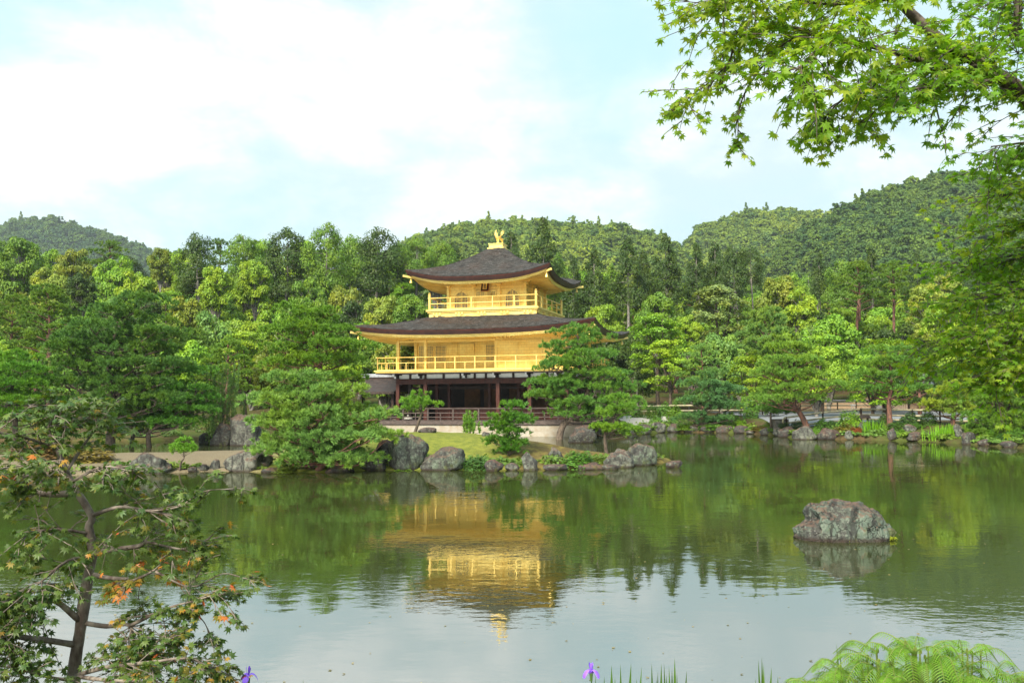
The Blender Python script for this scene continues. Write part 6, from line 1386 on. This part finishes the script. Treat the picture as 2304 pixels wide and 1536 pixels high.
# --- fern clump at the lower right
M_FERN = foliage('fern_fronds', .42, .45, .35, base=(.15, .29, .03), warm=(1.15, 1.1, .8))
def fern():
    r = np.random.default_rng(81); d = 3.7; c = P(2078, 1600, d); c[2] = gz(c[0], c[1]); b = MB(); st = MB(); top = P(2085, 1445, d)[2]-c[2]
    for i in range(210):
        a = r.uniform(0, 6.28); R0_ = r.uniform(.0, .47); base = np.array([math.cos(a)*R0_*1.0, math.sin(a)*R0_*.55, 0]); hh = top*r.uniform(.55, .98)*(1-.30*(R0_/.47)**2)
        a2 = math.atan2(math.sin(a), math.cos(a))+r.normal(0, .7); out = np.array([math.cos(a2), math.sin(a2), 0]); L = r.uniform(.10, .19)
        p0 = base; p1 = base+out*.03+[0, 0, hh]; p2 = p1+out*L*.55+[0, 0, .035]; p3 = p1+out*L+[0, 0, -.04*r.uniform(.3, 1.8)]
        path = smooth_path([p0, p1-[0, 0, .03], p1, p2, p3], 44); st.tube(path, np.linspace(.004, .0012, len(path)), 4, cap=False)
        k0 = int(len(path)*.50); seg = path[k0:]; n = len(seg)
        seg = np.array([np.interp(np.linspace(0, n-1, 24), np.arange(n), seg[:, j]) for j in range(3)]).T; n = 24
        t_ = np.gradient(seg, axis=0); t_ /= np.linalg.norm(t_, axis=1)[:, None]; side = np.cross(t_, [0, 0, 1.0]); side /= np.linalg.norm(side, axis=1)[:, None]+1e-6
        pr = np.sin(np.linspace(.35, PI*.98, n))**.7*.046*r.uniform(.85, 1.15)
        for sg in (-1, 1):
            tipv = seg+sg*side*pr[:, None]+t_*pr[:, None]*.35-np.array([0, 0, 1])*pr[:, None]*.35
            wv = t_*.0019
            mid = (seg+tipv)/2+np.array([0, 0, 1])*pr[:, None]*.10
            v = np.stack([seg-wv*.7, seg+wv*.7, mid+wv, mid-wv, tipv], 1).reshape(-1, 3); kk = np.arange(n)*5
            b.add(v, np.stack([kk, kk+1, kk+2, kk+3], -1)); b.f.append((np.stack([kk+3, kk+2, kk+4], -1)+b.n-len(v)).astype(np.int64)); b.mi.append(np.zeros(n, np.int32))
    root = empty('fern', c, 0, 'bright green clump of arching ferns at the lower right corner', 'fern'); b.build('fronds', M_FERN, root); st.build('stems', simple('fern_stem', (.12, .16, .03), .6), root)
fern()
# --- irises on the near bank
M_PETAL = simple('iris_petal', (.17, .06, .55), .5, var=.35, scale=30, c2=(.28, .14, .72)); M_STEM = simple('iris_stem', (.06, .12, .03), .6)
def iris(px, py, d, label, seed):
    r = np.random.default_rng(seed); h = P(px, py, d); gzz = gz(h[0], h[1]); root = empty('iris', (h[0], h[1], gzz), seed, label, 'iris flower', 'purple irises on the near bank'); H_ = h[2]-gzz
    b = MB(); b.tube(smooth_path([(0, 0, -.05), (.01, 0, H_*.5), (0, 0, H_-.01)], 10), .0035, 6); b.tube([(0, 0, H_-.05), (0, 0, H_-.012)], [.006, .009], 6); b.build('stem', M_STEM, root)
    for k in range(3):
        a = k*2*PI/3+.5; o_ = np.array([math.cos(a), math.sin(a), 0]); s_ = np.array([-math.sin(a), math.cos(a), 0]); v = []; f = []
        for i, (q, z, w_) in enumerate([tuple(.78*e for e in z3) for z3 in [(.0, 0, .004), (.016, .014, .010), (.034, .008, .019), (.050, -.014, .020), (.058, -.034, .010)]]):
            v += [o_*q+s_*w_+[0, 0, z+H_-.004], o_*q+[0, 0, z+H_+.002], o_*q-s_*w_+[0, 0, z+H_-.004]]
            if i: f += [(3*i-3, 3*i-2, 3*i+1, 3*i), (3*i-2, 3*i-1, 3*i+2, 3*i+1)]
        b = MB(); b.add(np.array(v), f); b.build('petal', M_PETAL, root, smooth=True)
        a += PI/3; o_ = np.array([math.cos(a), math.sin(a), 0]); s_ = np.array([-math.sin(a), math.cos(a), 0]); v = []; f = []
        for i, (q, z, w_) in enumerate([tuple(.78*e for e in z3) for z3 in [(.0, 0, .003), (.008, .022, .007), (.013, .042, .009), (.012, .056, .003)]]):
            v += [o_*q+s_*w_+[0, 0, z+H_], o_*(q+.002)+[0, 0, z+H_], o_*q-s_*w_+[0, 0, z+H_]]
            if i: f += [(3*i-3, 3*i-2, 3*i+1, 3*i), (3*i-2, 3*i-1, 3*i+2, 3*i+1)]
        b = MB(); b.add(np.array(v), f); b.build('standard_petal', M_PETAL, root, smooth=True)
iris(1330, 1509, 4.6, 'purple iris flower at the bottom near the centre left of the blades', 1); iris(559, 1519, 4.4, 'purple iris flower at the bottom beside the left maple', 2)
def near_blades(label, spec, d, seed):
    r = np.random.default_rng(seed); c = P(spec[0][0], 1536, d); c[2] = gz(c[0], c[1]); b = MB()
    for px, top, lean in spec:
        p3 = P(px, top, d+r.normal(0, .1))-c; p0 = np.array([p3[0]-lean*d/FPX, p3[1], -.05]); w_ = r.uniform(.012, .020)
        p1 = p0+(p3-p0)*.5+np.array([-lean*.15*d/FPX, 0, 0]); p2 = p0+(p3-p0)*.8; a = r.uniform(-.6, .6); sd = np.array([math.cos(a), math.sin(a), 0])*w_/2
        b.add([p0-sd, p0+sd, p1-sd, p1+sd, p2-sd*.7, p2+sd*.7, p3], [(0, 1, 3, 2), (2, 3, 5, 4), (4, 5, 6)])
    o = b.build('iris_plant', M_BLADE, loc=c, color=(.07, .14, .025)); tag(o, label, 'iris leaves', 'iris blades on the near bank')
near_blades('group of upright iris blades at the bottom right of the purple iris', [(1376, 1494, 2), (1396, 1492, 0), (1384, 1520, 8), (1420, 1490, 14), (1432, 1525, -4), (1444, 1498, 18), (1466, 1489, -2), (1480, 1508, 4), (1488, 1490, 6), (1494, 1488, -3), (1505, 1496, -4), (1512, 1502, 3), (1518, 1478, 2), (1500, 1515, 6), (1476, 1522, -6), (1545, 1506, 14), (1360, 1520, 10), (1340, 1518, 2), (1523, 1510, 1)], 4.6, 1)
near_blades('few thin iris blades at the bottom left of the fern', [(1706, 1482, -6), (1714, 1476, 0), (1718, 1490, 2), (1736, 1499, 16), (1750, 1520, 4), (1700, 1525, -4)], 4.6, 2)
near_blades('pair of dark thin blades rising behind the fern', [(1882, 1444, -10), (1890, 1456, -6), (2068, 1440, 2)], 4.3, 3)
near_blades('short blade tip at the bottom edge below the reflection', [(682, 1526, -6), (690, 1532, 2)], 4.5, 4)
near_blades('short blade tip at the bottom between the irises and the left maple', [(600, 1530, 4), (606, 1533, 0)], 4.5, 5)
# ------------------------------------------------------------------ air: one even box of haze round camera and scene
m = bpy.data.materials.new('haze_air'); m.use_nodes = True; t = NT(m.node_tree); t.n.clear(); out = t.node('ShaderNodeOutputMaterial')
v_ = t.node('ShaderNodeVolumePrincipled', ins={'Color': (.86, .93, 1.0, 1), 'Density': HAZE, 'Anisotropy': .25}); t.l.new(v_.outputs[0], out.inputs['Volume'])
b = MB(); b.box(-2000, 2000, -300, 2600, -3.5, 330); o = b.build('haze', m); o['kind'] = 'stuff'; o['label'] = 'thin pale haze in the summer air'
